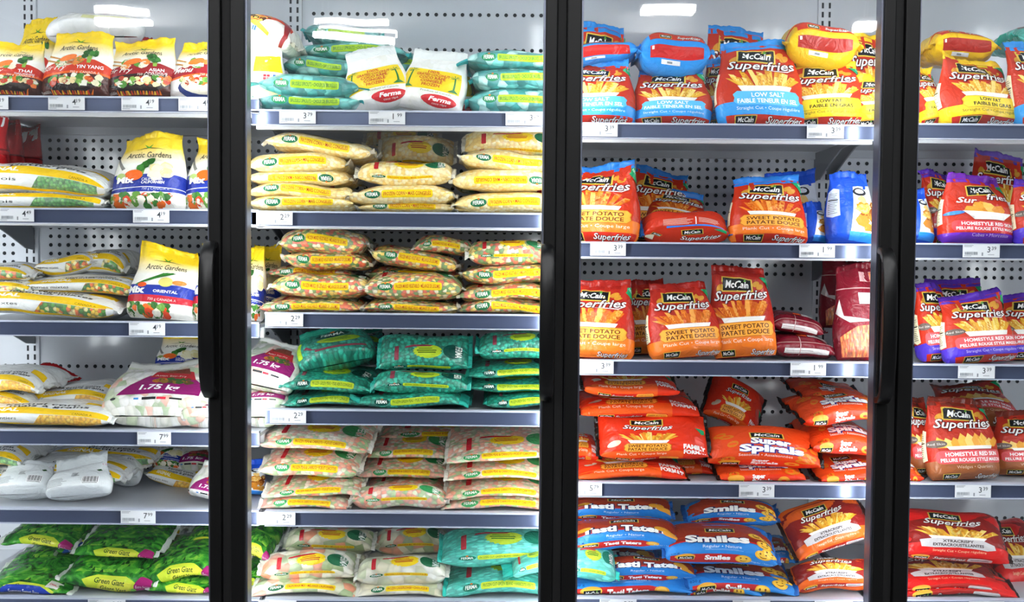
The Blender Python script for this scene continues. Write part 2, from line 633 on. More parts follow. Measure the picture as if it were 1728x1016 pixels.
def make_bag(design, l, a, b, rot, center, label, cat, group, n=2.5, lump=0.003, fold=0.0, sag=0.0, seal=0.018, floor_z=None, flip=False, puff=1.0, gather=1.0):
    """Builds one bag (body with its print, and its sealed ends) at a centre with a rotation matrix."""
    _seed[0] += 7
    k = Skin(design.kind, l, a, b, _seed[0], n, lump, fold, puff, sag, gather)
    H = design.kind == 'H'
    B = Matrix(((0, 1, 0), (0, 0, -1), (1, 0, 0))) if not H else Matrix(((1, 0, 0), (0, -1, 0), (0, 0, 1)))
    R = np.array(rot @ B)
    ns, nt = len(SS), len(TAUS)
    s, t = np.meshgrid(SS, TAUS, indexing='ij')
    s, t = s.ravel(), t.ravel()
    V = k.P(s, t)
    i, j = np.meshgrid(np.arange(ns - 1), np.arange(nt), indexing='ij')
    i, j = i.ravel(), j.ravel()
    j2 = (j + 1) % nt
    Q = np.stack([i * nt + j, i * nt + j2, (i + 1) * nt + j2, (i + 1) * nt + j], 1)
    UV = np.stack([s * l, np.where(t > 2.999, t - 4, t) * k.quarter], 1)
    dv, df, dm = design.tess()
    if len(df):
        if H:
            ds = np.clip(dv[:, 0] / (design.w / 2), -0.985, 0.985) * (-1 if flip else 1)
            dt = dv[:, 1] / QN * (-1 if flip else 1)
        else:
            ds = np.clip(dv[:, 1] / design.h * 2 - 1, -0.985, 0.985)
            dt = 1 - dv[:, 0] / (design.w / 2)
        # print sits on the facets of the film: interpolate the bag's own grid
        gi = np.clip(np.searchsorted(SS, ds + 1e-7) - 1, 0, ns - 2)
        fu = ((ds - SS[gi]) / (SS[gi + 1] - SS[gi]))[:, None]
        tm = np.mod(dt, 4.0)
        TX = np.concatenate([TAUS, [4.0]])
        gj = np.clip(np.searchsorted(TX, tm + 1e-7) - 1, 0, nt - 1)
        fv_ = ((tm - TX[gj]) / (TX[gj + 1] - TX[gj]))[:, None]
        NG = k.N(s, t)

        def lerp(G):
            g = lambda ii, jj: G[ii * nt + jj % nt]
            return (g(gi, gj) * (1 - fv_) + g(gi, gj + 1) * fv_) * (1 - fu) + (g(gi + 1, gj) * (1 - fv_) + g(gi + 1, gj + 1) * fv_) * fu
        P = lerp(V) + lerp(NG) * (0.0005 + 0.00022 * np.minimum(dv[:, 2:3], 14))
        UV = np.concatenate([UV, np.stack([ds * l, dt * k.quarter], 1)])
        T = df + len(V)
        V = np.concatenate([V, P])
    else:
        T, dm = np.zeros((0, 3), int), np.zeros(0, int)
    Vw = V @ R.T
    # base quads must face outwards after the left-handed frame change
    Q = Q[:, ::-1] if np.linalg.det(R) < 0 else Q
    z0 = Vw[:ns * nt, 2].min()
    c = Vector(center)
    if floor_z is not None:
        c.z = floor_z - z0 + 0.0005
    root = empty(design.name, (c.x, c.y, c.z + z0))
    tag(root, label, cat, group)
    off = np.array([0, 0, -z0])
    me = raw_mesh('bag_body', Vw + off, T, Q, dm, np.zeros(len(Q), int), UV)
    body = link('bag_body', me, design.mats, root)
    # sealed ends
    for e, nm in ((1, 'end_seal' if H else 'top_seal'), (-1, 'end_seal' if H else 'bottom_seal')):
        if seal <= 0 or (not H and e < 0):
            continue
        m = 26
        tt = np.linspace(0.03, 1.97, m)
        se = np.full(m, 0.97 * e)
        ax = 0.5 * (k.P(se, tt) + k.P(se, -tt))
        ends = 0.5 * (k.P(np.full(m, 1.0 * e), tt) + k.P(np.full(m, 1.0 * e), -tt))
        d = ends - ax
        d /= np.linalg.norm(d, axis=1, keepdims=True) + 1e-9
        rows = []
        rr = np.random.RandomState(_seed[0] + e + 3)
        ph = rr.uniform(0, 6.28)
        curl = rr.uniform(-0.5, 0.5)
        for q in range(4):
            ex = seal * q / 3
            p = ends + d * (ex - 0.003) + np.array([0, 0, 1.0]) * ((0.0022 if gather > .5 else 0.0006) * q * np.sin(np.linspace(0, 9, m) + ph)[:, None] * np.array([1.0]) + curl * ex * q / 3)
            if q == 3:
                p = p + d * (0.0012 * (np.arange(m) % 2)[:, None])
            rows.append(p)
        G = np.concatenate(rows)
        th = np.array([0, 0, 0.0009])
        VV = np.concatenate([G + th, G - th]) @ R.T + off
        fs = []
        for q in range(3):
            for u in range(m - 1):
                a0 = q * m + u
                fs.append((a0, a0 + 1, a0 + m + 1, a0 + m))
                fs.append((a0 + 4 * m + m, a0 + 4 * m + m + 1, a0 + 4 * m + 1, a0 + 4 * m))
        for u in range(m - 1):
            fs.append((3 * m + u, 3 * m + u + 1, 7 * m + u + 1, 7 * m + u))
        fs = np.array(fs)
        sm = raw_mesh(nm, VV, np.zeros((0, 3), int), fs, np.zeros(0, int), np.zeros(len(fs), int), None)
        c_ = design.seal if e > 0 else design.seal2
        link(nm, sm, [film(c_) if isinstance(c_, str) else c_], root)
    return root
# ------------------------------------------------------------------ print elements
RNG = random.Random(5)
FRY = ['#f3c548', '#e9a92e', '#f9dc7c', '#d98f22']
SWEET = ['#f08a24', '#e0701a', '#f7a94a', '#cf5a12']


def fries(d, cx, cy, w, h, cols, n=26, boat='#f2efe8'):
    for i in range(n):
        k = i / (n - 1) * 2 - 1
        k = max(-1, min(1, k + RNG.uniform(-.15, .15)))
        hh = h * RNG.uniform(.55, 1.0) * (1 - .3 * k * k)
        bx, tx = cx + k * w * .30, cx + k * w * .55 + RNG.uniform(-1, 1) * w * .06
        t = w * RNG.uniform(.035, .05)
        d.poly([(bx - t, cy), (bx + t, cy), (tx + t, cy + hh), (tx - t, cy + hh + t * .6)], cols[i % len(cols)], 1 if i % 9 == 0 else 0)
    d.poly([(cx - w * .36, cy - h * .16), (cx + w * .36, cy - h * .16), (cx + w * .42, cy + h * .1), (cx - w * .42, cy + h * .13)], boat)


def wedges(d, cx, cy, w, h, boat=True):
    for i in range(9):
        k = i / 8 * 2 - 1
        x, hh = cx + k * w * .42, h * RNG.uniform(.55, 1.0) * (1 - .25 * abs(k))
        d.poly([(x - w * .07 + k, cy), (x + w * .07, cy), (x + w * .1 + k * 1.5, cy + hh * .6), (x + k * 2, cy + hh), (x - w * .09 + k, cy + hh * .5)], ['#f2b84a', '#f7cf74', '#e8a034'][i % 3])
    d.poly([(cx - w * .38, cy - h * .12), (cx + w * .38, cy - h * .12), (cx + w * .42, cy + h * .06), (cx - w * .42, cy + h * .06)], '#f4f0ea')


def cubes(d, cx, cy, w, h):
    for i in range(10):
        x, y, r = cx + RNG.uniform(-.36, .36) * w, cy + RNG.uniform(.25, .85) * h, w * RNG.uniform(.12, .16)
        if abs(x - cx) > w * .25:
            y = cy + .3 * h
        d.blob(x, y, r, ['#f0a838', '#f6c35c', '#e29022'][i % 3], RNG, 6, .18)
    d.poly([(cx - w * .3, cy - h * .22), (cx + w * .3, cy - h * .22), (cx + w * .5, cy + h * .22), (cx - w * .5, cy + h * .3), (cx - w * .4, cy + h * .08), (cx + w * .36, cy + h * .02)], '#f6f3ee')


def logo(d, x, y, w=10.5, rot=0):
    h = w * .42
    d.rect(x - w / 2, y - h / 2, x + w / 2, y + h / 2, '#e0c04a', rot)
    d.rect(x - w * .46, y - h * .42, x + w * .46, y + h * .42, '#14171a', rot)
    d.text('McCain', x, y - h * .22, h * .5, '#f4f4f2', width=w * .74, rot=rot, bold=.025, shear=.2)
    d.poly([(x + w * .2, y + h * .2), (x + w * .26, y + h * .46), (x + w * .3, y + h * .2)], '#5a9a3a')


def superword(d, x, y, w, rot=0, s='Superfries'):
    d.otext(s, x, y, w * .17, '#f7f4f0', '#4a0a10', .05, width=w, rot=rot, shear=.3, bold=.012, arc=.12)
    a = math.radians(rot)
    d.poly([(x - w * .02, y - w * .035), (x + w * .36, y - w * .06), (x + w * .5, y + w * .03), (x + w * .36, y - w * .04)], '#f7f4f0')


def nutrition(d, x0, y0, x1, y1, c='#efe8c4'):
    d.poly([(x0, y0 + 1), ((x0 + x1) / 2, y0), (x1, y0 + .5), (x1, y1), ((x0 + x1) / 2, y1 + .6), (x0, y1 - .8)], c)
    d.lines(x0 + (x1 - x0) * .15, y0 + 1.5, x1 - (x1 - x0) * .1, y1 - 1, 12, '#6d6a52', RNG, .3)
    d.rect(x0 + (x1 - x0) * .1, y0 + (y1 - y0) * .6, x1 - (x1 - x0) * .1, y0 + (y1 - y0) * .63, '#22221c')


def lozenge(d, x0, y0, x1, y1, c, edge=None):
    h = y1 - y0
    def shp(e):
        return [(x0 - e, y0 + h * .25), (x0 + h * .2, y0 - e), (x1 - h * .2, y0 - e), (x1 + e, y0 + h * .25), (x1 - h * .06 + e, y0 + h * .5), (x1 + e, y1 - h * .25), (x1 - h * .2, y1 + e), (x0 + h * .2, y1 + e), (x0 - e, y1 - h * .25), (x0 + h * .06 - e, y0 + h * .5)]
    if edge:
        d.poly(shp(.25), edge)
    d.poly(shp(0), c)


def superfries(kind):
    top = {'salt': '#2b8fe0', 'fat': '#f2c81c', 'sweet': '#a8241c', 'skin': '#5a2fb0', 'wedge': '#7a2a1c', 'crinkle': '#2b7fd8'}[kind]
    bot = {'salt': '#2f9be8', 'fat': '#f7d21e', 'sweet': '#ee7a22', 'skin': '#5038c4', 'wedge': '#9a5a34', 'crinkle': '#ee7a22'}[kind]
    base = {'sweet': '#bc2c1e', 'skin': '#c8331c', 'wedge': '#b82e1c'}.get(kind, '#c63216')
    d = D('V', 24, 27, film(base), top, name='fries_bag')
    d.poly([(-22, 0), (22, 0), (22, 6.2), (12, 6.6), (6, 7.2), (-6, 6.8), (-12, 6.2), (-22, 6.4)], bot)
    d.rect(-22, 25.6, 22, 27, top)
    sweet = kind in ('sweet', 'crinkle')
    if kind in ('wedge',):
        wedges(d, 0, 11.0, 15, 6.4)
    else:
        fries(d, 0, 11.2, 15, 7.2, SWEET if sweet else FRY)
    if kind == 'salt':
        lozenge(d, -7.5, 5.6, 8.2, 10.2, '#5cc0f4')
        d.text('LOW SALT', 0.3, 8.2, 1.5, '#ffffff', width=7.5, bold=.02)
        d.text('FAIBLE TENEUR EN SEL', .3, 6.2, 1.45, '#ffffff', width=14, bold=.02)
        d.text('Straight Cut • Coupe régulière', .5, 4.0, 1.1, '#d8eefc', width=15)
    elif kind == 'fat':
        lozenge(d, -6.5, 5.6, 9, 10.0, '#fbdc2c', '#d8ae10')
        d.text('LOW FAT', .5, 8.2, 1.4, '#1c1a10', width=6, bold=.02)
        d.text('FAIBLE EN GRAS', 1, 6.2, 1.4, '#1c1a10', width=10.5, bold=.02)
        d.text('Straight Cut • Coupe régulière', 1, 3.9, 1.1, '#6a5810', width=16)
    elif sweet:
        lozenge(d, -8, 5.8, 8.5, 10.2, '#f4a83a', '#c8741a')
        d.text('SWEET POTATO', .2, 8.2, 1.45, '#5a2408', width=13.5, bold=.02)
        d.text('PATATE DOUCE', .2, 6.3, 1.45, '#5a2408', width=13.5, bold=.02)
        d.text('Plank Cut • Coupe large', .4, 4.0, 1.2, '#fbe0c4', width=16)
    else:
        d.rrect(-9, 5.4, 9.6, 10.0, 1.4, '#e0565a')
        d.text('HOMESTYLE RED SKIN', .4, 8.0, 1.4, '#ffffff', width=14.5, bold=.02)
        d.text('PELURE ROUGE STYLE MAISON', .4, 6.1, 1.2, '#ffffff', width=17, bold=.02)
        d.text('Straight Cut • Coupe régulière' if kind == 'skin' else 'Wedges • Quartiers', .5, 3.7, 1.1, '#c8b8e8' if kind == 'skin' else '#d8b49a', width=15 if kind == 'skin' else 10)
        d.ell(-8.6, 12.4, 2.6, 1.3, '#6a5a52')
        d.text('Red Skin', -8.6, 12.0, .8, '#d8d0c8', width=4)
    if kind in ('salt', 'fat', 'crinkle', 'skin'):
        d.rect(-9.5, 0, 10.5, 2.5, '#cc2c18')
        logo(d, -5, 1.3, 5)
        superword(d, 4.4, .8, 9)
    else:
        logo(d, -5.6, 1.2, 4.4)
        superword(d, 5.4, .6, 8)
    logo(d, -1.0, 22.7, 10.5, -4)
    for x, y in ((-7, 22), (5.6, 23), (6.8, 22)):
        d.ell(x, y, 1.5, .9, '#d8962e', rot=30)
    d.rect(-6.3, 20.6, 4.3, 24.8, '#e0c04a', -4)
    logo(d, -1.0, 22.7, 10.5, -4)
    superword(d, 0, 18.3, 18)
    d.poly([(7.4, 25.6), (12.2, 25.6), (12.2, 20.2)], '#1f9a62')
    d.text('NEW', 10.8, 24, .9, '#d8f0e0', width=2.4, rot=-45)
    nutrition(d, -14.8, 6.4, -11.0, 17)
    d.rect(12.1, 8, 14.6, 16, '#ece8e0')
    d.lines(12.4, 8.4, 14.4, 15.8, 8, '#9a948a', RNG, .4)
    return d


def cheese_skin():
    d = superfries('skin')
    d2 = D('V', 24, 27, film('#c8331c'), '#7a2fb8', name='fries_bag')
    d2.rect(-22, 0, 22, 3.5, '#6a30b0')
    cubes(d2, .5, 10.6, 13.5, 7)
    d2.ell(-8.2, 11.6, 2.6, .8, '#3f86d8', rot=12)
    d2.rrect(-9, 4.0, 9.6, 8.6, 1.4, '#e0464c')
    d2.text('HOMESTYLE RED SKIN', .4, 6.6, 1.4, '#ffffff', width=14.5, bold=.02)
    d2.text('PELURE ROUGE STYLE MAISON', .4, 4.7, 1.2, '#ffffff', width=17, bold=.02)
    d2.text('Cubes • Morceaux', .5, 2.2, 1.2, '#c8a8e0', width=10)
    d2.rect(-22, 25.4, 22, 27, '#7a2fb8')
    logo(d2, .6, 22.3, 10.5, 8)
    d2.text('Sur', -4.6, 16.2, 2.6, '#f7f4f0', width=6, shear=.3, bold=.02)
    d2.otext('fries', 5.4, 18.2, 2.8, '#f7f4f0', '#4a0a10', .05, width=8, shear=.3, bold=.012)
    d2.poly([(8, 25.4), (12.2, 25.4), (11.4, 19.6)], '#1f9a62')
    nutrition(d2, -14.8, 7, -11.0, 18)
    d2.rect(12.1, 5, 15, 13, '#e4e0dc')
    return d2


def veg_pile(d, x0, x1, y0, y1, cols, n, r):
    for i in range(n):
        d.blob(RNG.uniform(x0, x1), RNG.uniform(y0, y1), r * RNG.uniform(.6, 1.2), cols[i % len(cols)], RNG, 8, .3, 1 if i % 11 == 0 else 0)


def broccoli(d, x, y, r):
    d.poly([(x - r * .3, y - r * 1.5), (x + r * .2, y - r * 1.5), (x + r * .4, y), (x - r * .4, y)], '#8fb84a')
    for i in range(9):
        d.blob(x + RNG.uniform(-1, 1) * r, y + RNG.uniform(-.3, .9) * r, r * .5, ['#2f6a26', '#3f8434', '#265a20'][i % 3], RNG, 8, .2)


def arctic_words(d, y, w=13):
    d.text('Arctic Gardens', .2, y, 1.9, '#2a2a26', width=w, shear=.12, bold=.005, arc=-.10)
    d.poly([(-4.5, y + 2.9), (0, y + 3.5), (5, y + 2.8), (0, y + 3.2)], '#2a3a26')
    d.poly([(-.4, y + 3.2), (-1.4, y + 4.4), (0, y + 3.6), (1.4, y + 4.4), (.4, y + 3.2)], '#5aa02c')


def arctic_top(d, h):
    m, nt, b = new_mat('yellow_fading_to_white')
    tc = nt.nodes.new('ShaderNodeUVMap')
    se = nt.nodes.new('ShaderNodeSeparateXYZ')
    rp = nt.nodes.new('ShaderNodeValToRGB')
    mr = nt.nodes.new('ShaderNodeMapRange')
    mr.inputs[1].default_value, mr.inputs[2].default_value = .012, .078
    nt.links.new(tc.outputs[0], se.inputs[0])
    nt.links.new(se.outputs[0], mr.inputs[0])
    nt.links.new(mr.outputs[0], rp.inputs[0])
    e = rp.color_ramp.elements
    e[0].color, e[1].color = lin('#fbfaf2'), lin('#f6d21a')
    e[0].position, e[1].position = .15, .8
    nt.links.new(rp.outputs[0], b.inputs['Base Color'])
    nt.links.new(crinkle(nt, .35), b.inputs['Normal'])
    b.inputs['Roughness'].default_value = .3
    return m


ARC_TOP = None


def stirfry(kind):
    global ARC_TOP
    ARC_TOP = ARC_TOP or arctic_top(None, 22)
    band = {'thai': '#c8301c', 'yin': '#d23a1c', 'asian': '#9a1c20', 'menu': '#a02028'}[kind]
    d = D('V', 26, 22, ARC_TOP, '#f4cf1a', name='stir_fry_bag')
    d.poly([(-22, 0), (22, 0), (22, 8.6), (12, 9.8), (6, 12.6), (0, 13), (-6, 11.2), (-13, 8.4), (-22, 8)], band)
    d.poly([(-22, 0), (22, 0), (22, 5.6), (8, 7.8), (0, 8), (-8, 7), (-22, 5.8)], '#e8641e' if kind != 'asian' else '#2c1e1c')
    d.poly([(-22, 0), (22, 0), (22, 5), (8, 7), (0, 7.2), (-8, 6.2), (-22, 5)], '#4a2018' if kind != 'menu' else '#e8e4e0')
    if kind == 'menu':
        d.ell(2, 3.0, 9, 3.6, '#2a3a78')
        d.ell(2, 3.8, 7.8, 2.8, '#e0d8c4')
    else:
        for i in range(16):
            d.poly([(-6 + i * .8, .8), (-5.3 + i * .8, .8), (-5.6 + i * .8 + RNG.uniform(-.6, .6), RNG.uniform(1.8, 3.4))], ['#f07a1a', '#f8c030', '#d8401a'][i % 3])
        d.poly([(-9, 4.2), (-5, 1.8), (5, 1.6), (10, 4.4)], '#231612')
    veg_pile(d, -6, 9, 3.6, 6.4, ['#eae4c0', '#4f8a36', '#e4702a', '#f2efe0', '#7fae4a', '#b83a1e', '#f0d8a0'], 44, 1.0)
    d.rect(-22, 0, 22, .5, '#e8c020')
    for s in (0, 1.6):
        d.poly([(-13, 15.4 - s), (-4, 12.4 - s), (-4, 12.9 - s), (-13, 16.1 - s)], '#c88a3a')
    veg_pile(d, -5, 2, 11, 13.4, ['#f0e6c8', '#f08a3c', '#f4f0dc', '#5f9a3a'], 10, 1.4)
    d.ell(-2, 13.2, 2.6, 1.3, '#f07a2a', rot=20)
    broccoli(d, 4.5, 14.2, 2.0)
    d.text('Stir Fry' if kind != 'menu' else 'Menu', -5.5, 8.6, 2.0, '#f8f0e8', width=8 if kind != 'menu' else 6.5, shear=.35, bold=0 if kind != 'menu' else .03)
    d.text({'thai': 'THAI', 'yin': 'YIN YANG', 'asian': 'ASIAN', 'menu': 'MENU'}[kind], 5.0, 9.0, 1.3, '#ffffff', width={'yin': 7.5}.get(kind, 4.2), bold=.02)
    if kind in ('thai', 'asian'):
        d.text('THAÏLANDAISE' if kind == 'thai' else 'ASIATIQUE', 5, 7.9, .8, '#ffffff', width=6)
    d.text('750 g  CANADA A', 4, 7.0, .9, '#f4e0d0', width=8)
    arctic_words(d, 16.2)
    d.text('Resealable', -8, 1.2, .8, '#d8c8c0', width=4)
    return d


def veg_mix(kind):
    global ARC_TOP
    ARC_TOP = ARC_TOP or arctic_top(None, 22)
    d = D('V', 22, 22, ARC_TOP, '#f4cf1a', name='mixed_vegetable_bag')
    d.poly([(-22, 0), (22, 0), (22, 8.6), (11, 9.6), (4, 10.4), (-4, 10), (-11, 10.4), (-22, 10.4)], '#26389a')
    if kind == 'oriental':
        d.poly([(-22, 4.4), (22, 3.6), (22, 5.8), (0, 6.8), (-22, 6.4)], '#c02434')
    else:
        d.poly([(-22, 4.2), (22, 4.4), (22, 4.9), (0, 6.1), (-22, 5)], '#ffffff')
        d.poly([(-22, 4.2), (22, 4.4), (22, 4.7), (0, 5.9), (-22, 4.7)], '#26389a')
    d.poly([(-22, 0), (22, 0), (22, 4.2), (11, 4.4), (-11, 4.4), (-22, 4.4)], '#f1efe8')
    veg_pile(d, -8.5, 6.5 if kind != 'oriental' else 2.5, .5, 3.8, ['#f0ead0', '#3f7a32', '#e8702a', '#f4f1e0', '#6a9a44', '#e04a28', '#2f6628'], 46, 1.1)
    if kind == 'california':
        broccoli(d, -1, 12.6, 2.2)
        for i in range(9):
            d.blob(3.6 + RNG.uniform(-2, 2), 10.8 + RNG.uniform(-2, 2), 1.4, ['#f0e8b8', '#e8dc9c', '#f6f0cc'][i % 3], RNG)
        d.ell(-2.8, 9.8, 2.3, 1.8, '#ee6a24')
        d.ell(-6, 9.3, 1.3, 1.2, '#a8c070')
        d.poly([(-10, 16.4), (-9.4, 16.8), (-5.4, 12.2), (-6.2, 11.6)], '#8a8a86')
        d.text('Mix', -4.6, 7.3, 1.9, '#ffffff', width=4.4, bold=.05)
        d.text('CALIFORNIA', 2, 7.9, .9, '#ffffff', width=5)
        d.text('CALIFORNIEN', 2.2, 6.9, .9, '#ffffff', width=5.4, bold=.02)
        d.text('750 g CANADA A', 3, 5.0, .8, '#c8d0f0', width=6.4)
    else:
        for i in range(6):
            d.poly([(-7 + i, 10 + i * .5), (-6 + i, 10 + i * .5), (1 + i * .5, 14 + RNG.uniform(-1, .6)), (0 + i * .5, 14.4)], ['#3f8a34', '#2f6f2a'][i % 2])
        d.ell(1.2, 11.2, 1.8, 1.6, '#d8cc70')
        d.ell(4.6, 11.2, 1.8, .8, '#f07a2a')
        d.ell(-4.6, 10.0, 1.2, .8, '#e85a24')
        d.text('Mix', -6, 7.3, 2.2, '#ffffff', width=5, bold=.05)
        d.text('ORIENTAL', 1.5, 7.7, .9, '#ffffff', width=6, bold=.02)
        d.text('750 g CANADA A', 1, 5.1, .8, '#f4d0d0', width=7)
    arctic_words(d, 15.4, 12)
    return d


# contents seen through clear film
CORN = contents('corn', ['#fbdf7c', '#fdeaa4', '#f4cc58', '#fff3c4'], 105, .22, gap='#d29a3c', gapf=.4, film_col='#fff6da')
MIXED = contents('mixed', ['#f0682c', '#6a9a40', '#f8d048', '#f4ecc8', '#e85428', '#5c8a3a', '#fbe27c'], 98, .1, gap='#6a4420', gapf=.5)
PEACAR = contents('peas_and_carrots', ['#f08a58', '#86b054', '#f6b48c', '#dfe8bc', '#ee7440', '#f4e4d0', '#8fb85a', '#f0905c'], 88, .26, gap='#7a5436', gapf=.45)
GPEA = contents('green_film_peas', ['#178a72', '#1fa086', '#117460', '#2cb498'], 110, .04, gap='#07382f', gapf=.6, film_col='#7fe0d0')
SPROUT = contents('sprouts', ['#128a86', '#6cc8c0', '#0f7a78', '#bfe8e2', '#0c6866', '#1a9894'], 40, .16, gap='#0a4a4a', gapf=.5, bumpd=.012, film_col='#a8f0ea')
CHUNK = contents('vegetable_chunks', ['#eee6c4', '#b8c888', '#f3efdc', '#8fa85a', '#e8834a', '#dfe0b8'], 36, .2, gap='#7a7048', gapf=.4, bumpd=.012)
CAULI = contents('cauliflower_chunks', ['#f1ecd6', '#e4dcb8', '#f6f3e6', '#c4cc98'], 34, .25, gap='#8a8258', gapf=.45, bumpd=.014)
GBEAN = contents('green_film_beans', ['#2cc0ac', '#1fa090', '#5fdccc', '#28b09c'], 60, .15, stretch=2.6, gap='#0f7a70', gapf=.5, film_col='#b0fff4')
PEAS = contents('green_peas', ['#3f9a34', '#2f7f2c', '#6cbc52', '#4faa40'], 130, .1, gap='#123f14', gapf=.6)
CORNY = contents('yellow_corn', ['#f5bf1c', '#eeae14', '#fbd24a', '#f2b628'], 130, .05, gap='#a86a08', gapf=.5)
MIXWIN = contents('mixed_window', ['#e8702a', '#4f9a34', '#f2c83a', '#3a7c2a', '#f0e4a0'], 100, .05, gap='#3a3a18', gapf=.6)
CLEARV = contents('stir_fry_in_clear_film', ['#e9e6da', '#c4d4a4', '#f2efe8', '#eaa080', '#8fb068', '#f4f2ee', '#e4e0d0'], 48, .3, gap='#8a9470', gapf=.4, bumpd=.008)
SWEETC = contents('sweet_potato_sticks', ['#f07a24', '#e0601a', '#f89a48', '#d84e14'], 60, .05, stretch=3.0, gap='#6a2408', gapf=.6)
WHITEB = contents('coconut', ['#f2f0e4', '#e8e6d4', '#f8f6ee', '#f4f2e8'], 60, .5, gap='#d8d6c0', gapf=.2, bumpd=.003)
CLEARF = contents('frosted_clear_film', ['#dfe4e4', '#eef2f2', '#c8d0d0'], 30, .6, gap='#a0a8a8', gapf=.2, bumpd=.004)


def ferma_oval(d, x, y, rx, ry, rot=0, c='#1c6a44', up=True):
    d.ell(x, y, rx, ry, c, rot=rot)
    d.text('FERMA', x, y - ry * .42, ry * .95, '#eef4ec', width=rx * 1.4, rot=rot, bold=.02)
    d.ell(x + (0 if not rot else rx * .1), y + ry * .9, rx * .16, ry * .25, '#e8742a')


def ferma(cont, words, strip='#f7d51c', ink='#c0401c', oval='#1c6a44', face='#f7d51c', flag='#c42430', shift=0.0, name='frozen_vegetable_bag', seal='#e8e6dc', up=0.0):
    """Clear pillow bag: oval and strip along the edge, starburst and large oval on the face."""
    d = D('H', 25, 60, cont, seal, name=name)
    x = shift
    ferma_oval(d, -6.9 + x, .3 + up, 1.9, 1.1, c=oval)
    d.rrect(-4.7 + x, -.7 + up, 7.6 + x, 1.3 + up, .5, strip)
    d.text(words, 1.45 + x, -.15 + up, .9, ink, width=11.4, bold=.01)
    d.star(1.0, 10.5, 4.2, 4.2, face)
    d.rect(-1.6, 9.4, 3.4, 10.0, ink)
    d.rect(-1.9, 10.6, 3.6, 11.2, ink)
    d.rect(-1.4, 11.9, 2.4, 12.4, ink)
    d.ell(8.2, 11, 2.8, 4.4, oval)
    d.text('FERMA', 8.9, 11, 1.9, '#eef4ec', width=7, rot=-90, bold=.02)
    d.rrect(-8.2, 5.4, -7.0, 14, .4, flag)
    d.poly([(-5.4, 12.4), (-3, 13.2), (1.8, 13.4), (2.6, 14.4), (-2.6, 14.6), (-5, 13.6)], flag)
    return d


def ferma_face():
    """The same pea bag for use standing face out, lettering upright."""
    d = D('V', 25, 23, GPEA, '#1c8a74', name='frozen_vegetable_bag')
    ferma_oval(d, 0, 18.5, 5.2, 2.6, c='#0f4a3a')
    d.ell(1.5, 12.2, 5.8, 3.2, '#a8cc2a')
    d.rect(-2, 13, 4, 13.5, '#5a8a20')
    d.rect(-2.4, 11.6, 4.6, 12.2, '#5a8a20')
    d.rect(-1.4, 10.4, 3.6, 10.9, '#5a8a20')
    d.rrect(-10.6, 4, -8.8, 16, .8, '#a8cc2a')
    d.rrect(-5, 4.6, 8.5, 5.9, .5, '#8a3a4a')
    d.poly([(-8, 9), (-7, 10.4), (-6.4, 7), (-4, 6.6), (-5, 6)], '#8a3a4a')
    return d


def signal_bag(win, words):
    d = D('H', 28, 60, film('#eef0ee'), '#e6e8e6', name='family_vegetable_bag')
    d.poly([(-14, 1.0), (-2, .9), (4, .8), (13.6, .5), (13.6, 2.4), (8, 2.9), (2, 3.3), (-4, 3.9), (-9, 4.2), (-14, 3.6)], '#f3c81a')
    d.poly([(-14, -1.4), (-2, -1.9), (1, -2.3), (13.6, -2.4), (13.6, -3.2), (-14, -3.2)], '#f3c81a')
    d.poly([(0.2, -2.2), (1.6, .6), (5, .7), (12.6, .4), (12.6, -2.3)], win)
    d.text('SIGNAL', -6, 1.8, 1.5, '#fbf6e0', width=7.5, bold=.04, rot=-3)
    d.text(words[0], 1, 5.6, 1.7, '#2a2c2e', width=13, bold=.01, rot=2, shear=.05)
    d.text(words[1], 2.5, 4.0, 1.4, '#2a2c2e', width=14, bold=.01, rot=2, shear=.05)
    d.text(words[2], -7.5, -.7, .8, '#3a3c3e', width=10)
    d.text('CANADA A', 9, .95, .7, '#6a5a10', width=3.6)
    d.poly([(8, 7.6), (13, 7), (13, 10), (8, 10)], '#f3c81a')
    for k, q in enumerate(d.items):
        q[0][:, 1] += .2
    return d


def back_bag():
    d = D('V', 22, 20, film('#edf2f3'), '#e4eaec', name='family_vegetable_bag')
    d.rect(2, 3, 6.2, 8, '#ffffff')
    for i in range(14):
        d.rect(2.3 + i * .27, 3.9, 2.3 + i * .27 + (.16 if i % 3 else .08), 7.7, '#2a2c2e')
    d.rect(2.3, 3.2, 5.9, 3.5, '#4a4c4e')
    d.lines(-8.5, 3, -1, 8.5, 7, '#8a9094', RNG, .3)
    d.lines(-1, 9, 1.2, 12, 5, '#5a6064', RNG, .4)
    d.poly([(5.4, 13.8), (6.8, 14.6), (7.2, 13.2), (6, 12.4)], '#2a5a2a')
    d.poly([(9.2, 11.4), (9.8, 12.6), (10, 10.8)], '#2a2c2e')
    d.text('c 23', 9, 17.6, 1.2, '#c83a80', width=2.6)
    return d


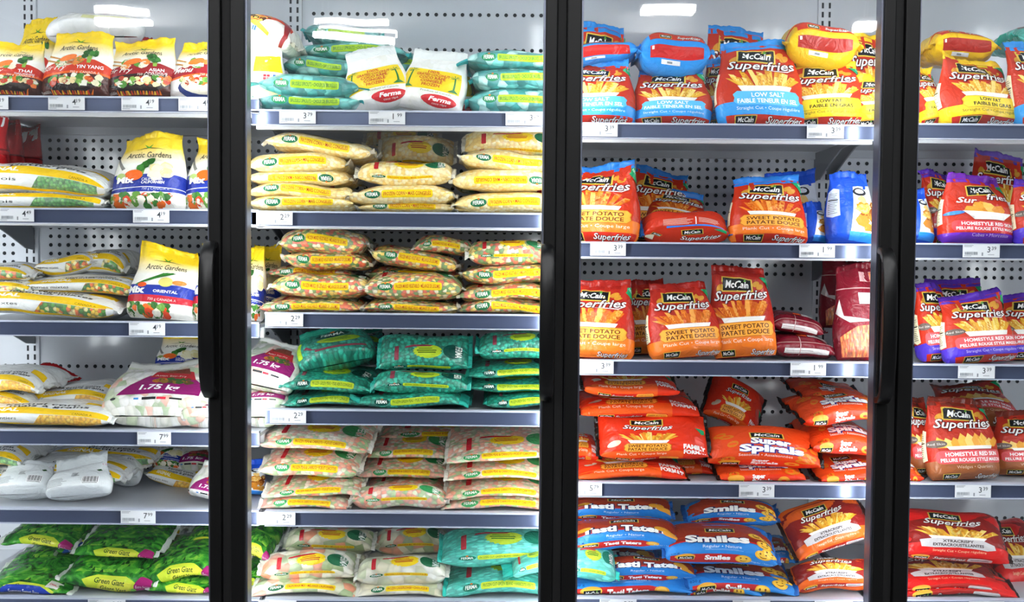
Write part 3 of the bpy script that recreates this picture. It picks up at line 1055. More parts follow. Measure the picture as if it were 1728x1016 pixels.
def big_clear(words='1.75 kg'):
    d = D('V', 28, 24, CLEARV, '#eceee8', name='stir_fry_family_bag')
    d.poly([(-9, 4), (10.4, 4.6), (10.4, 10.5), (8.4, 14), (-3, 14.6), (-6.6, 9.5)], '#8c1c66')
    d.poly([(-2.6, 13.4), (8.8, 12.8), (8.2, 18), (-1.6, 19)], '#b42a30')
    d.poly([(-1, 17), (7.4, 16.4), (6.6, 20.8), (0, 21.2)], '#7a3a2a')
    veg_pile(d, -2, 7, 10.6, 13, ['#5a4a2a', '#c86a2a', '#3a5a2a', '#8a6a2a'], 24, 1.0)
    d.text(words, .8, 6.4, 2.6, '#fbf4fa', width=9.5, bold=.03, shear=.12)
    d.text('Asian Stir-Fry', 2.4, 14.2, 1, '#f0d0c8', width=8)
    d.rect(-4.6, 2.1, -3.4, 2.7, '#3a8ad0')
    d.rect(-2.6, 2.0, .8, 2.8, '#1c1c20')
    d.rect(1.0, 2.0, 3.2, 2.8, '#d83040')
    d.rect(4.0, 2.1, 7, 2.7, '#1c1c20')
    d.ell(-9.6, 2.6, .7, .5, '#2a2a2a')
    return d


_mot = {}


def mottled(name, cols, scale):
    """A photographic leaf print: blotches of several greens."""
    if name in _mot:
        return _mot[name]
    m, nt, b = new_mat(name)
    nz = nt.nodes.new('ShaderNodeTexNoise')
    nz.inputs['Scale'].default_value = scale
    nz.inputs['Detail'].default_value = 4
    nz.inputs['Distortion'].default_value = 2.0
    nt.links.new(jitter_coord(nt, 'UV'), nz.inputs['Vector'])
    rp = nt.nodes.new('ShaderNodeValToRGB')
    e = rp.color_ramp.elements
    while len(e) < len(cols):
        e.new(.5)
    for i, c in enumerate(cols):
        e[i].position = .33 + .34 * i / max(1, len(cols) - 1)
        e[i].color = lin(c)
    nt.links.new(nz.outputs[0], rp.inputs[0])
    nt.links.new(rp.outputs[0], b.inputs['Base Color'])
    nt.links.new(crinkle(nt, .4), b.inputs['Normal'])
    b.inputs['Roughness'].default_value = .26
    _mot[name] = m
    return m


def giant(blue=False):
    d = D('H', 26, 60, mottled('green_leaf_print', ['#0f4a14', '#1f7a1f', '#3fa02c', '#7cc83c'], 22), '#e8ece6', name='green_vegetable_bag')
    d.poly([(-13, -6), (13, -6), (13, -1.8), (6, -2.6), (0, -2.2), (-6, -1.6), (-13, -2.8)], mottled('green_leaf_print', [], 1))
    d.poly([(-9, 3.2), (0, 3.6), (8, 3.2), (9, 5), (-2, 6), (-8, 5)], mottled('light_leaf_print', ['#2f8a24', '#5cb834', '#a8dc48'], 30))
    d.poly([(-5, -2.2), (6, -2.8), (9, .2), (5, 2.2), (-3, 2.6), (-7, 1)], '#cfe03a')
    d.poly([(-3.6, -2.0), (5, -2.6), (7, .6), (-2, 1.6)], '#e4e44a')
    d.text('Green Giant', .5, .2, 1.3, '#1f4a1c', width=8.6, rot=-4, shear=.2, bold=.015)
    d.text('Géant Vert', 1.4, -1.6, 1.2, '#1f4a1c', width=7.4, rot=-4, shear=.2, bold=.015)
    for i in range(16):
        x, y = RNG.uniform(-11, 11), RNG.uniform(3, 9)
        d.poly([(x - .5, y - .8), (x + .1, y + .9), (x + .6, y - .7)], '#1d5c1e')
    for i in range(5):
        d.ell(-2 + i * 1.5, 5.2 + .5 * math.sin(i), 1.2, .7, ['#3f9a2c', '#6cc044'][i % 2], rot=35)
    for i in range(26):
        d.ell(RNG.uniform(-11, 11), RNG.uniform(-6, -2.6), .55, .55, ['#2f8a2c', '#4aa83a', '#23701f'][i % 3], n=10)
    c = '#1f3fa8' if blue else '#a01a6a'
    if blue:
        d.poly([(-9, -4), (5, -4), (9, -.5), (4, 1.4), (-6, 1.2), (-10, -1)], c)
        d.text('Summer Sweet Peas', -.6, -.8, 1.0, '#e8ecfa', width=9.5, bold=.01)
        d.text('Petits Pois', -.6, -2.6, 1.2, '#e8ecfa', width=6.5, bold=.03, shear=.2)
        d.poly([(5.5, 1.5), (9.5, 1.2), (10.4, 4.4), (6.4, 4.6)], '#f2efe6')
        d.text('CANADA', 8, 2.4, .9, '#c8202c', width=3.2, rot=-8, bold=.03)
    else:
        d.poly([(7, -4), (12.6, -4), (12.6, 1.8), (9.4, 2.2), (7.6, .2)], c)
        d.text('Extra Sweet', 10, -.8, .8, '#f0c8e0', width=4, rot=-6)
        d.ell(7.2, -1.4, .8, .8, '#7fd04a')
        d.ell(6.4, -2.8, .7, .7, '#5cb83c')
    return d


def coconut():
    d = D('V', 22, 23, WHITEB, '#e8ecea', name='grated_coconut_bag')
    d.rect(-8.4, 6.8, 7.4, 16.6, '#f5d51e')
    for x, h in ((-6.4, 8), (5.6, 6.5)):
        d.poly([(x - .3, 7.6), (x + .3, 7.6), (x + .2, 7.6 + h), (x - .2, 7.6 + h)], '#2f7a34')
        for a in range(0, 360, 45):
            d.poly([(x, 7.6 + h), (x + 2 * math.cos(math.radians(a)), 7.6 + h + 1.3 * math.sin(math.radians(a))), (x + 1 * math.cos(math.radians(a + 16)), 7.6 + h + .9 * math.sin(math.radians(a + 16)))], '#2f7a34')
        d.poly([(x - 1.5, 7.3), (x + 1.5, 7.3), (x + .4, 8.5), (x - .4, 8.5)], '#2f7a34')
    for i, s in enumerate(['100%', 'GRATED COCONUT', 'COCO RÂPÉ', 'CONGELÉ', 'FROZEN']):
        d.text(s, -.4, 14.8 - i * 1.65, 1.3, '#d0521c', width=[3.4, 9, 7, 5.6, 4.6][i], bold=.03)
    d.text('Product of Canada', 1.4, 5.7, .8, '#7a9a5a', width=8)
    d.ell(2.6, 3, 4.8, 2.2, '#d5252c')
    d.text('Ferma', 2.8, 2.5, 1.7, '#ffffff', width=6, shear=.25, bold=.03)
    d.text('coco râpé', 2.8, 1.5, .6, '#f8d8d8', width=4)
    return d


def label_bag():
    d = D('V', 18, 20, CLEARF, '#e4e4e2', name='frozen_fruit_bag')
    d.rect(-6, 3, 7, 17, '#f4f3ee')
    d.rect(-1.5, 12, 7, 17, '#f2da1e')
    d.rect(-1.5, 3, 7, 6.5, '#e6e6a8')
    for x, c in ((2, '#d02a38'), (4.5, '#2a6ac0')):
        for a in range(4):
            d.rect(x + (a % 2) * .9 - .8, 9.5 + (a // 2) * .9, x + (a % 2) * .9 - .05, 10.25 + (a // 2) * .9, c)
    d.text('83 ..', -4, 8.4, 1, '#3a3a3a', width=2.4)
    return d


def red_round():
    d = D('H', 24, 60, film('#e9e4dc'), '#e2d8c8', name='frozen_fruit_bag')
    d.poly([(-12, -3), (-12, 3), (4, 9), (10, 7), (10, 5), (3, 4.5), (-8, -.6)], '#c4401f')
    d.poly([(3, 9), (8.6, 8), (10.4, 1), (9, -4), (7.6, -4), (8.6, 1), (6, 6)], '#8c1c20')
    veg_pile(d, -7, 1, 2, 5.4, ['#2a1c18', '#c88a2a', '#4a2a1c', '#e0b050'], 22, 1.0)
    d.poly([(-12, -4.4), (1, -3.4), (3, -1.6), (-8, 1.4), (-12, 1.2)], '#f5f3ec')
    d.poly([(-6, 1.2), (3, -1.6), (3.2, -.6), (-3.4, 2)], '#f2da1e')
    for x, c in ((-6, '#d02a38'), (-3.6, '#2a6ac0')):
        d.rect(x, -1.2, x + 1.5, .2, c)
        d.rect(x + .6, -1.2, x + .8, .2, '#f5f3ec', up=1)
    return d


def red_top():
    d = D('V', 20, 26, CLEARF, '#b01c20', name='frozen_fruit_bag')
    d.poly([(-20, 13), (20, 13), (20, 26), (-20, 26)], '#b8181c')
    d.rect(-20, 16.6, 20, 17.1, '#7a1014')
    return d


# family-size pillow bags of the third and fourth doors
def family():
    d = D('H', 26, 60, film('#dc3216'), '#17120f', name='fries_bag')
    d.poly([(-13, -6), (7, -6), (7, 3.4), (-13, 3.4)], '#e4561c')
    d.text('Plank Cut • Coupe large', -3, 1.4, 1.2, '#fbe0c4', width=12)
    d.rect(-9, -2.4, 6, -.3, '#c42218')
    logo(d, -7.4, -1.3, 3.6)
    superword(d, -2.4, -1.7, 6)
    d.rrect(1.4, -2.3, 6, -.4, .4, '#f4a83a')
    d.text('SWEET POTATO', 3.7, -1.2, .6, '#5a2408', width=3.8)
    lozenge(d, -7.2, 3.2, 4, 6.6, '#f4a83a', '#b8601a')
    d.text('SWEET POTATO', -1.6, 5.1, 1.2, '#5a2408', width=9.4, bold=.02)
    d.text('PATATE DOUCE', -1.6, 3.6, 1.2, '#5a2408', width=9.4, bold=.02)
    fries(d, -1.4, 7.6, 12, 4.8, FRY + SWEET[:1], 22)
    superword(d, -1.4, 14, 12)
    logo(d, -1.6, 17.5, 8)
    d.text('FAMILY', 9.6, 4.6, 1.9, '#f8f2ee', width=5.4, bold=.05, rot=0)
    d.text('FORMAT', 9.8, 2.2, 1.9, '#f8f2ee', width=5.6, bold=.05, rot=0)
    d.ell(-9.6, 7, 1.8, 1.1, '#c8b8a0', rot=35)
    d.poly([(10, 15), (12.4, 15), (12.4, 11)], '#1f9a62')
    return d


def spirals():
    d = D('H', 26, 60, film('#e2481a'), '#17120f', name='fries_bag')
    d.poly([(-13, -7), (13, -7), (13, 0.6), (4, 1.2), (-13, .4)], '#e6381a')
    for i in range(11):
        x, y = RNG.choice([-10.6, -9, -8, 8, 9.4, 11]) + RNG.uniform(-.8, .8), RNG.uniform(1.5, 15)
        d.ell(x, y, 1.7, 1.2, '#d87a1c', rot=RNG.uniform(0, 90))
        d.ell(x, y, .9, .55, '#e8551a', n=12)
    d.otext('Super', 1.2, 8.6, 3.2, '#fbfbf8', '#2a2f86', .07, width=9.4, bold=.05, rot=-4)
    d.otext('Spirals', 1.4, 5.2, 3.0, '#fbfbf8', '#2a2f86', .07, width=15, bold=.05)
    d.text('Seasoned • Assaisonnées', 0, 3.2, 1.1, '#fbe0d0', width=12.5)
    logo(d, .5, 13.5, 8, 2)
    d.text('Super', -1, .1, 1.2, '#fbfbf8', width=4, bold=.05)
    d.text('Spirals', 0, -1.4, 1.3, '#fbfbf8', width=6.4, bold=.05)
    logo(d, -8, -1.2, 4.4)
    d.ell(-8.2, .2, 2.6, 1.0, '#e8a030')
    logo(d, -8, -1.0, 4.4)
    d.ell(6.4, -.6, 1.8, 1.1, '#e89a30')
    d.ell(6.4, -.6, .8, .4, '#e6381a')
    d.text('750 g', -9.5, 1.8, .9, '#8a2a10', width=3)
    return d


def taters(kind):
    tat = kind == 'taters'
    d = D('H', 26, 60, film('#2a86d8'), '#1a5fb0', name='potato_bites_bag')
    d.poly([(-13, 7.0), (13, 7.6), (13, 20), (-13, 20)], '#a8381c')
    d.poly([(-13, 6.6), (0, 7.4), (13, 6.8), (13, 8.4), (0, 9), (-13, 8)], '#8f2c1a')
    d.poly([(-13, 6.0), (0, 6.8), (13, 6.2), (13, 6.8), (0, 7.4), (-13, 6.6)], '#c81f24')
    d.poly([(-12, -2.6), (4, -2.6), (6, -1.8), (6, .6), (4, 1.3), (-12, 1.2)], '#c02220')
    d.ell(-8.6, .2, 2.4, 1.4, '#e2a436')
    logo(d, -8.4, -.3, 4)
    if tat:
        d.text('Tasti Taters', -.6, -1.2, 1.7, '#fbfbf8', width=9, bold=.05)
        d.ell(6.6, -.3, 1.6, 1.3, '#e8a42e')
        d.ell(6.6, -.1, 1.1, .8, '#f4c050')
        d.otext('Tasti Taters', 0, 6.6, 3.4, '#fbfbf8', '#1c2a5a', .06, width=21, bold=.05, arc=.05)
        for x, y in ((9, 9), (-10, 10), (11, 7)):
            d.ell(x, y, 2, 1.5, '#e8a42e')
    else:
        d.text('Smiles', -1.0, -1.1, 1.8, '#fbfbf8', width=6, bold=.05)
        smile(d, 5, -.4, 1.9)
        d.otext('Smiles', -1, 6.2, 3.6, '#fbfbf8', '#1c2a5a', .06, width=15, bold=.05, arc=.04)
        for x, y in ((10, 7), (11, 4), (8.4, 11), (11, 10), (9.4, 2.6)):
            smile(d, x, y, 1.9)
    d.text('Regular • Nature', 0, 3.6, 1.2, '#dcecfa', width=9)
    d.text('Regular • Nature', 9.4, -1.4, .8, '#b8d8f4', width=5)
    d.lines(-4, 2.7, 6, 3.3, 2, '#8fc0ee', RNG, .3)
    logo(d, 0, 13.5, 7)
    d.text('650 g', -11.2, 2.0, .9, '#103a78', width=2.6)
    return d


def smile(d, x, y, r):
    d.ell(x, y, r, r * .9, '#eeb02c')
    d.ell(x, y + .05, r * .85, r * .75, '#f8c844')
    for s in (-1, 1):
        d.ell(x + s * r * .35, y + r * .25, r * .13, r * .16, '#7a4210', n=8)
    d.poly([(x - r * .5, y - r * .1), (x - r * .3, y - r * .45), (x, y - r * .55), (x + r * .3, y - r * .45), (x + r * .5, y - r * .1), (x + r * .25, y - r * .32), (x, y - r * .4), (x - r * .25, y - r * .32)], '#7a4210')


def crispy(c='#ea641c'):
    d = D('H', 26, 60, film(c), '#2a1512', name='fries_bag')
    d.poly([(-13, 6.4), (13, 6.0), (13, 22), (-13, 22)], '#8f1f1a')
    fries(d, 0, 8.4, 17, 5.6, FRY, 26)
    d.poly([(-9, 5.0), (-6, 4.6), (0, 5.0), (7, 4.2), (9, 5), (8.6, 6.4), (6, 8.0), (-5, 8.2), (-9.4, 7.4)], '#c9c4c6')
    d.text('XTRACRISPY', 0, 6.7, 1.0, '#3a2a2a', width=7.6, bold=.03)
    d.text('EXTRACROUSTILLANTES', 0, 5.3, 1.0, '#3a2a2a', width=12.4, bold=.03)
    d.text('Straight Cut • Coupe régulière', .4, 3.0, 1.0, '#f8c8a0', width=13)
    d.poly([(-12, -2.4), (8.6, -2.4), (8.6, .8), (-12, .8)], '#a8201a')
    d.ell(-8.6, .1, 2.4, 1.2, '#e2a436')
    logo(d, -8.4, -.6, 4)
    superword(d, -1.2, -1.3, 8)
    d.rrect(3.2, -1.7, 9, .3, .5, '#c9c4c6')
    d.rect(3.8, -.9, 8.2, -.5, '#4a3a3a')
    superword(d, -.6, 14.6, 14)
    logo(d, -2, 18, 8)
    return d


def maroon():
    d = D('H', 24, 60, film('#7c1626'), '#6a1220', name='sweet_potato_fries_bag')
    d.rect(-8, -1.8, 9, .2, '#e8e4e2')
    d.lines(-7.4, -1.5, 8, 0, 2, '#b8a8a8', RNG, .3)
    d.rect(-12, 2.2, 12, 2.5, '#c89a9a')
    d.rect(-2, -3, -1.7, 6, '#c89a9a')
    d.rect(2, 6.5, 10, 9.5, '#d8d4d4')
    d.poly([(-2, 7), (1.6, 6.6), (1.6, 10), (-2, 9.6)], '#d85a24')
    return d


def maroon_stand():
    d = D('V', 20, 26, film('#7c1626'), '#6a1220', name='sweet_potato_fries_bag')
    d.poly([(-7, .6), (11, .6), (11, 8), (6, 9.6), (-2, 9), (-7, 6)], SWEETC)
    d.rect(-1, 15.4, 9, 18.8, '#ded8d8')
    d.rect(0, 22, 8.4, 24.8, '#d8a8a8')
    d.rect(3, 22.2, 8.4, 24.6, SWEETC)
    d.rect(-10, 20, 10, 20.3, '#c89a9a')
    d.poly([(-8.5, 13), (-7, 17), (-5.6, 12), (3, 10.4), (-4, 10)], '#d8d0d0')
    return d


def blue_bag():
    d = D('V', 20, 25, film('#1f50c8'), '#2458d0', name='potato_bag')
    d.poly([(-2, 1), (9, 0), (10, 22), (1, 21)], '#dfe6ee')
    d.ell(3, 19, 2.4, 1.6, '#2a2a2e')
    d.ell(3, 19.2, 1.6, .9, '#dfe6ee')
    veg_pile(d, 1.4, 8.6, 4, 16, ['#c8802a', '#e8a848', '#8a4a1c', '#f0c878'], 24, 1.8)
    d.poly([(-2, 1), (9, 0), (9, 2.6), (-2, 3.6)], '#2f8ae0')
    nutrition(d, -8.4, 9, -4, 20, '#c8d4ec')
    return d


def bag_bottom(c, c2='#c42320'):
    """A stand-up bag on its side: folded base panel towards the aisle."""
    d = D('H', 24, 60, film(c), c, name='fries_bag')
    d.rect(-9, -2.2, 9.6, 1.9, c2)
    d.rect(-9, 4.0, 10, 9, '#c63216')
    logo(d, -3.4, 5.2, 4.2)
    superword(d, 4.6, 4.8, 8)
    d.rect(-5, -4, 1.6, -2.6, '#dfe4e8')
    d.rect(-3, -3.6, -1.2, -3.0, '#8a9094')
    d.rect(-8.4, .4, -7.6, 1.6, '#f0eee8')
    d.rect(-12, 8.6, 12, 9.4, '#c63216')
    return d


def lying_fries():
    """A stand-up bag on its back: bottom edge towards the aisle."""
    d = D('H', 25, 60, film('#c23018'), '#2b7fd8', name='fries_bag')
    d.lines(-7, 5.6, 2, 9.5, 7, '#e8b8a8', RNG, .35)
    d.rect(2.4, 5.4, 2.7, 9.6, '#f4e4e0')
    d.lines(3.4, 6.6, 10, 9.5, 5, '#e8b8a8', RNG, .35)
    d.poly([(-6, 4.0), (10.4, 5.0), (11.4, 6), (10, 5.9), (-1, 4.9), (-6, 5.1)], '#2b86e0')
    logo(d, 1.6, 1.5, 6.4, 6)
    logo(d, -9, .4, 3.6, -40)
    superword(d, 4.2, -2.4, 12)
    d.poly([(8, 3.2), (11.6, 4.8), (11.8, .2)], '#1f9a62')
    d.poly([(-13, -4), (-10, -4), (-9.6, 0), (-13, 2)], '#e6dfc0')
    return d
# ------------------------------------------------------------------ the freezer case
BACK = 0.73
RAIL_Y = 0.19
DOOR_X = [-1.402, -0.647, 0.1075, 0.864, 1.62]           # seams between the doors at the door plane
BAY_X = [-1.408, -0.638, 0.132, 0.902, 1.672]            # seams between the shelf bays
BAY_WORD = ['left', 'second', 'third', 'right']
SHELF_WORD = ['top', 'second', 'third', 'fourth', 'fifth', 'bottom']
RAILS = [[163, 352, 542, 726, 859, 1009], [187, 358, 529, 692, 864, 1012], [209, 410, 609, 815, 1010], [209, 411, 615, 816, 1012]]
BAY_MID = [180, 670, 1220, 1630]
Z_TOP, Z_BOT = 2.36, 0.62

# store around it (seen in the door glass)
m = MB()
m.box(-7, 7, -19, 1.2, -0.05, 0.0)
o = m.build('floor', glossy_panel('store_floor', '#77777a', 0.3, 0.02))
o['kind'] = 'structure'
o['label'] = 'pale polished shop floor in front of the freezers'
o['category'] = 'floor'
m = MB()
m.box(-9, 9, -19, 1.2, 5.6, 5.65)
o = m.build('ceiling', plain('store_ceiling', '#dfe1e4', 0.8))
o['kind'] = 'structure'
o['label'] = 'pale shop ceiling above the freezer aisle'
o['category'] = 'ceiling'
m = MB()
m.box(-7, 7, -4.9, -4.2, 0, 2.1)  # plain dark block added so the lower glass mirrors less haze
o = m.build('wall_front_added', plain('dark_reflection_block', '#26282c', 0.8))
o['kind'] = 'structure'
o['label'] = 'unseen dark block added across the aisle to darken the door reflections'
o['category'] = 'wall'

STRIP = emitter('store_strip_light', (1, 1, 1, 1), STORE_LAMP)
AISLE_FILL = emitter('aisle_fill_light', (1, 1, 1, 1), 16.0)
STRIP_BODY = plain('strip_body', '#e8e8e8', 0.5)


def strip_light(px0, px1, py, depth, label, thick=0.05):
    """A ceiling strip light whose mirror image in the doors falls at these pixels."""
    a, b = at(px0, py, depth), at(px1, py, depth)
    x0, x1, z, y = a.x, b.x, (a.z + b.z) / 2, -(depth + 0.0)
    z = min(z, 5.45)
    r = tag(empty('ceiling_strip_light', ((x0 + x1) / 2, y, z)), label, 'lamp', 'strip lights under the shop ceiling')
    cx = (x0 + x1) / 2
    m = MB()
    m.box(x0 - cx, x1 - cx, -thick, thick, -0.04, 0.04)
    m.build('tube', STRIP, r)
    m = MB()
    m.box(x0 - cx - .03, x1 - cx + .03, -thick - .03, thick + .03, 0.045, 0.09)
    for s in (x0 - cx + .1, x1 - cx - .1):
        m.box(s - .006, s + .006, -.006, .006, 0.09, 5.6 - z)
    m.build('housing', STRIP_BODY, r)


strip_light(158, 250, 18, 14.0, 'white ceiling strip light mirrored in the left door, upper of two')
strip_light(160, 256, 36, 14.0, 'white ceiling strip light mirrored in the left door, lower of two', .07)
strip_light(534, 660, 37, 13.0, 'white ceiling strip light mirrored in the second door, uppermost of three')
strip_light(542, 672, 54, 13.0, 'white ceiling strip light mirrored in the second door, middle of three')
strip_light(532, 668, 65, 13.0, 'white ceiling strip light mirrored in the second door, lowest of three')
strip_light(1085, 1172, 14, 13.0, 'white ceiling strip light mirrored at the top of the third door', .16)
strip_light(1446, 1476, 47, 12.0, 'short white ceiling strip light mirrored beside the third door handle side')

for i, yy in enumerate((-3.0, -5.5, -8.0, -10.5)):  # unseen rows added as fill for the ceiling and bag fronts
    r = tag(empty('ceiling_strip_light', (0, yy, 5.2)), 'added unseen strip light brightening the aisle, %s row from the freezers' % ['nearest', 'second', 'third', 'fourth'][i], 'lamp', 'added fill lights over the aisle')
    m = MB()
    m.box(-6, 6, -.04, .04, -.03, .03)
    m.build('tube', AISLE_FILL, r)
    for q in (-4, 0, 4):
        m = MB()
        m.box(q - .006, q + .006, -.006, .006, .03, .4)
        m.build('hanger', STRIP_BODY, r)

# cabinet
cab = tag(empty('freezer_cabinet', (0.13, BACK, Z_BOT)), 'white freezer cabinet with perforated back panels behind the four glass doors', 'freezer')
CO = Vector((0.13, BACK, Z_BOT))


def part(mb, name, mats, bevel=0.0):
    mb.v = [(x - CO.x, y - CO.y, z - CO.z) for x, y, z in mb.v]
    return mb.build(name, mats, cab, bevel=bevel)


PITCH_H = 0.0254
# perforation: (first row, last row, rows per step) in photo pixels at the back wall
holes = {0: [(229, 450, 1), (508, 1016, 4)], 1: [(26, 172, 4), (231, 450, 1), (508, 1016, 4)], 2: [(268, 459, 1), (517, 1016, 4)], 3: [(271, 462, 1), (520, 1016, 4)]}
xs = [-1.9] + BAY_X[:]
for bi in range(-1, 4):
    x0 = BAY_X[bi] if bi >= 0 else -1.9
    x1 = BAY_X[bi + 1]
    m = MB()
    m.box(x0 + .022, x1 - .022, BACK, BACK + .01, Z_BOT, Z_TOP)
    for r0, r1, st in holes[max(bi, 0)]:
        z0, z1 = at(864, r0, BACK).z, at(864, r1, BACK).z
        n = int(round((z0 - z1) / PITCH_H)) + 1
        nx = int((x1 - x0 - .07) / PITCH_H)
        for i in range(0, n, st):
            for j in range(nx):
                m.disc_y(x0 + .055 + j * PITCH_H, BACK - .0006, z0 - i * PITCH_H, .0056, 10, 1)
    part(m, 'back_panel', [M_PANEL, M_HOLE])
for x in [-1.408, -.638, .132, .902]:
    m = MB()
    m.box(x - .022, x + .022, BACK - .012, BACK + .012, Z_BOT, Z_TOP)
    for k in range(66):
        m.box(x - .013, x - .007, BACK - .0126, BACK - .0122, Z_BOT + .02 + k * .026, Z_BOT + .036 + k * .026, 1)
        m.box(x + .007, x + .013, BACK - .0126, BACK - .0122, Z_BOT + .02 + k * .026, Z_BOT + .036 + k * .026, 1)
    part(m, 'slotted_upright', [M_PANEL, M_SLOT])
m = MB()
m.box(-1.9, 1.9, .03, BACK + .01, Z_TOP, Z_TOP + .04)
part(m, 'ceiling_panel', M_PANEL)
m = MB()
m.box(-1.9, 1.9, .03, BACK + .01, Z_BOT - .04, Z_BOT)
part(m, 'base_panel', M_PANEL)
TUBE = emitter('case_lamp', (0.93, 0.97, 1.0, 1), CASE_LAMP)
for i, x in enumerate(DOOR_X):
    xc = x * 1.028
    m = MB()
    m.box(xc - .02, xc + .02, .05, .10, Z_BOT, Z_TOP)
    part(m, 'post', M_BLACK)
    for s in (-1, 1):
        m = MB()
        m.tube_z(xc + s * .030, .082, .0095, Z_BOT + .02, Z_TOP - .05, 10)
        part(m, 'lamp_tube', TUBE)

# shelves
DECK = {}
for bi in range(4):
    for si, py in enumerate(RAILS[bi]):
        zt = at(BAY_MID[bi], py, RAIL_Y).z
        deck = zt - .006
        DECK[bi, si] = deck
        x0, x1 = BAY_X[bi] + .004, BAY_X[bi + 1] - .004
        if bi == 0:
            x1 += .026
        if bi == 1 and si >= 2:
            x0 += .032
        if bi == 2:
            x1 -= .014
        r = tag(empty('freezer_shelf', ((x0 + x1) / 2, RAIL_Y, deck)),
                'white metal shelf with grey price rail, %s shelf behind the %s door' % (SHELF_WORD[si] if not (bi > 1 and si == 4) else 'lowest', BAY_WORD[bi]), 'shelf', 'freezer shelves')
        o0 = ((x0 + x1) / 2, RAIL_Y, deck)

        def P(mb, name, mats, bevel=0.0):
            mb.v = [(x - o0[0], y - o0[1], z - o0[2]) for x, y, z in mb.v]
            return mb.build(name, mats, r, bevel=bevel)
        m = MB()
        m.box(x0, x1, RAIL_Y + .016, BACK - .016, deck - .008, deck)
        m.box(x0, x1, BACK - .03, BACK - .016, deck - .03, deck - .008)
        m.box(x0, x1, RAIL_Y + .05, RAIL_Y + .064, deck - .035, deck - .008, 1)
        P(m, 'deck', [M_SHELF, M_LIP])
        m = MB()
        m.box(x0, x1, RAIL_Y + .004, RAIL_Y + .012, zt - .036, zt)
        m.box(x0, x1, RAIL_Y - .004, RAIL_Y + .016, zt - .0035, zt + .0005, 1)
        m.box(x0, x1, RAIL_Y - .004, RAIL_Y + .012, zt - .0375, zt - .0355, 1)
        P(m, 'price_rail', [M_RAIL, M_RAILEDGE])
        for xb in (x0 + .006, x1 - .010 - (.026 if bi == 0 else 0)):
            m = MB()
            m.prism_x([(BACK - .016, deck - .012), (BACK - .016, deck - .095), (.66, deck - .09), (.56, deck - .055), (.46, deck - .024), (.30, deck - .016), (.30, deck - .009)], xb, xb + .004)
            P(m, 'bracket', M_BRACKET)

# price labels
LABELS = {
    (0, 0): [(-17, '4', '19', 61), (112, '4', '19', 61), (236, '4', '19', 62), (332, '4', '19', 61)],
    (0, 1): [(28, '4', '49', 58), (255, '4', '19', 61)],
    (0, 2): [(248, '4', '19', 61)],
    (0, 3): [(260, '7', '99', 57)],
    (0, 4): [(233, '7', '99', 59)],
    (0, 5): [(180, '3', '99', 64)],
    (1, 0): [(502, '3', '79', 61), (653, '1', '99', 61), (884, '3', '29', 61)],
    (1, 1): [(463, '2', '29', 61)],
    (1, 2): [(481, '2', '29', 61)],
    (1, 3): [(486, '2', '29', 61)],
    (1, 4): [(466, '2', '29', 65)],
    (1, 5): [(468, '2', '29', 65), (824, '3', '29', 62)],
    (2, 0): [(1011, '3', '39', 62), (1393, '3', '39', 62)],
    (2, 1): [(1026, '3', '39', 60), (1379, '1', '99', 60)],
    (2, 2): [(1005, '3', '39', 61), (1364, '1', '99', 60)],
    (2, 3): [(985, '5', '79', 62), (1277, '3', '39', 60)],
    (2, 4): [(1043, '3', '39', 63), (1268, '3', '39', 64), (1407, '3', '39', 65)],
    (3, 1): [(1656, '3', '39', 62)],
    (3, 2): [(1648, '3', '39', 62)],
    (3, 3): [(1642, '3', '39', 61)],
    (3, 4): [(1665, '3', '39', 60)],
}
LABEL_POS = {1: ['only one on its rail'], 2: ['left one on its rail', 'right one on its rail'], 3: ['leftmost on its rail', 'middle one on its rail', 'rightmost on its rail'],
             4: ['leftmost on its rail', 'second on its rail', 'third on its rail', 'rightmost on its rail']}
rl = random.Random(3)
for (bi, si), ls in LABELS.items():
    for k, (px, a, b, w) in enumerate(ls):
        zt = DECK[bi, si] + .006
        y = RAIL_Y - .0065
        c = at(px, RAILS[bi][si] + 12, y)
        hw = w * (2.42 + y) / F_PX / 2
        z0, z1 = zt - .0335, zt - .002
        m = MB()
        m.box(c.x - hw, c.x + hw, y, y + .0012, z0, z1)

        def put(s, x, z, h, mi, width=None):
            v, t, wd = text_mesh(s, .005)
            kx = h if width is None else width / wd
            m.add([(x + p[0] * kx, y - .0003, z + p[1] * h) for p in v], t, mi)
        put(a, c.x + hw * .32, z0 + .0125, .0145, 1)
        put(b, c.x + hw * .56, z0 + .018, .009, 1)
        for q, (h, e) in enumerate(((.0285, .5), (.0255, .42), (.003, .4))):
            m.box(c.x - hw * .94, c.x - hw * (.94 - e), y - .0004, y - .0002, z0 + h, z0 + h + .0012, 2)
        for q in range(18):
            x = c.x - hw * .9 + q * hw * .04
            m.box(x, x + hw * rl.uniform(.012, .028), y - .0004, y - .0002, z0 + .006, z0 + .0135, 2)
        m.box(c.x + hw * .02, c.x + hw * .1, y - .0004, y - .0002, z0 + .004, z0 + .012, 2)
        m.box(c.x + hw * .36, c.x + hw * .7, y - .0004, y - .0002, z0 + .006, z0 + .0075, 2)
        ob = m.build('price_label', [M_PAPER, M_INK, M_INKL], None, (c.x, y, (z0 + z1) / 2))
        tag(ob, 'white price label %s.%s, %s, %s shelf, %s door' % (a, b, LABEL_POS[len(ls)][k], SHELF_WORD[si] if not (bi > 1 and si == 4) else 'lowest', BAY_WORD[bi]), 'price label', 'price labels on the shelf rails')

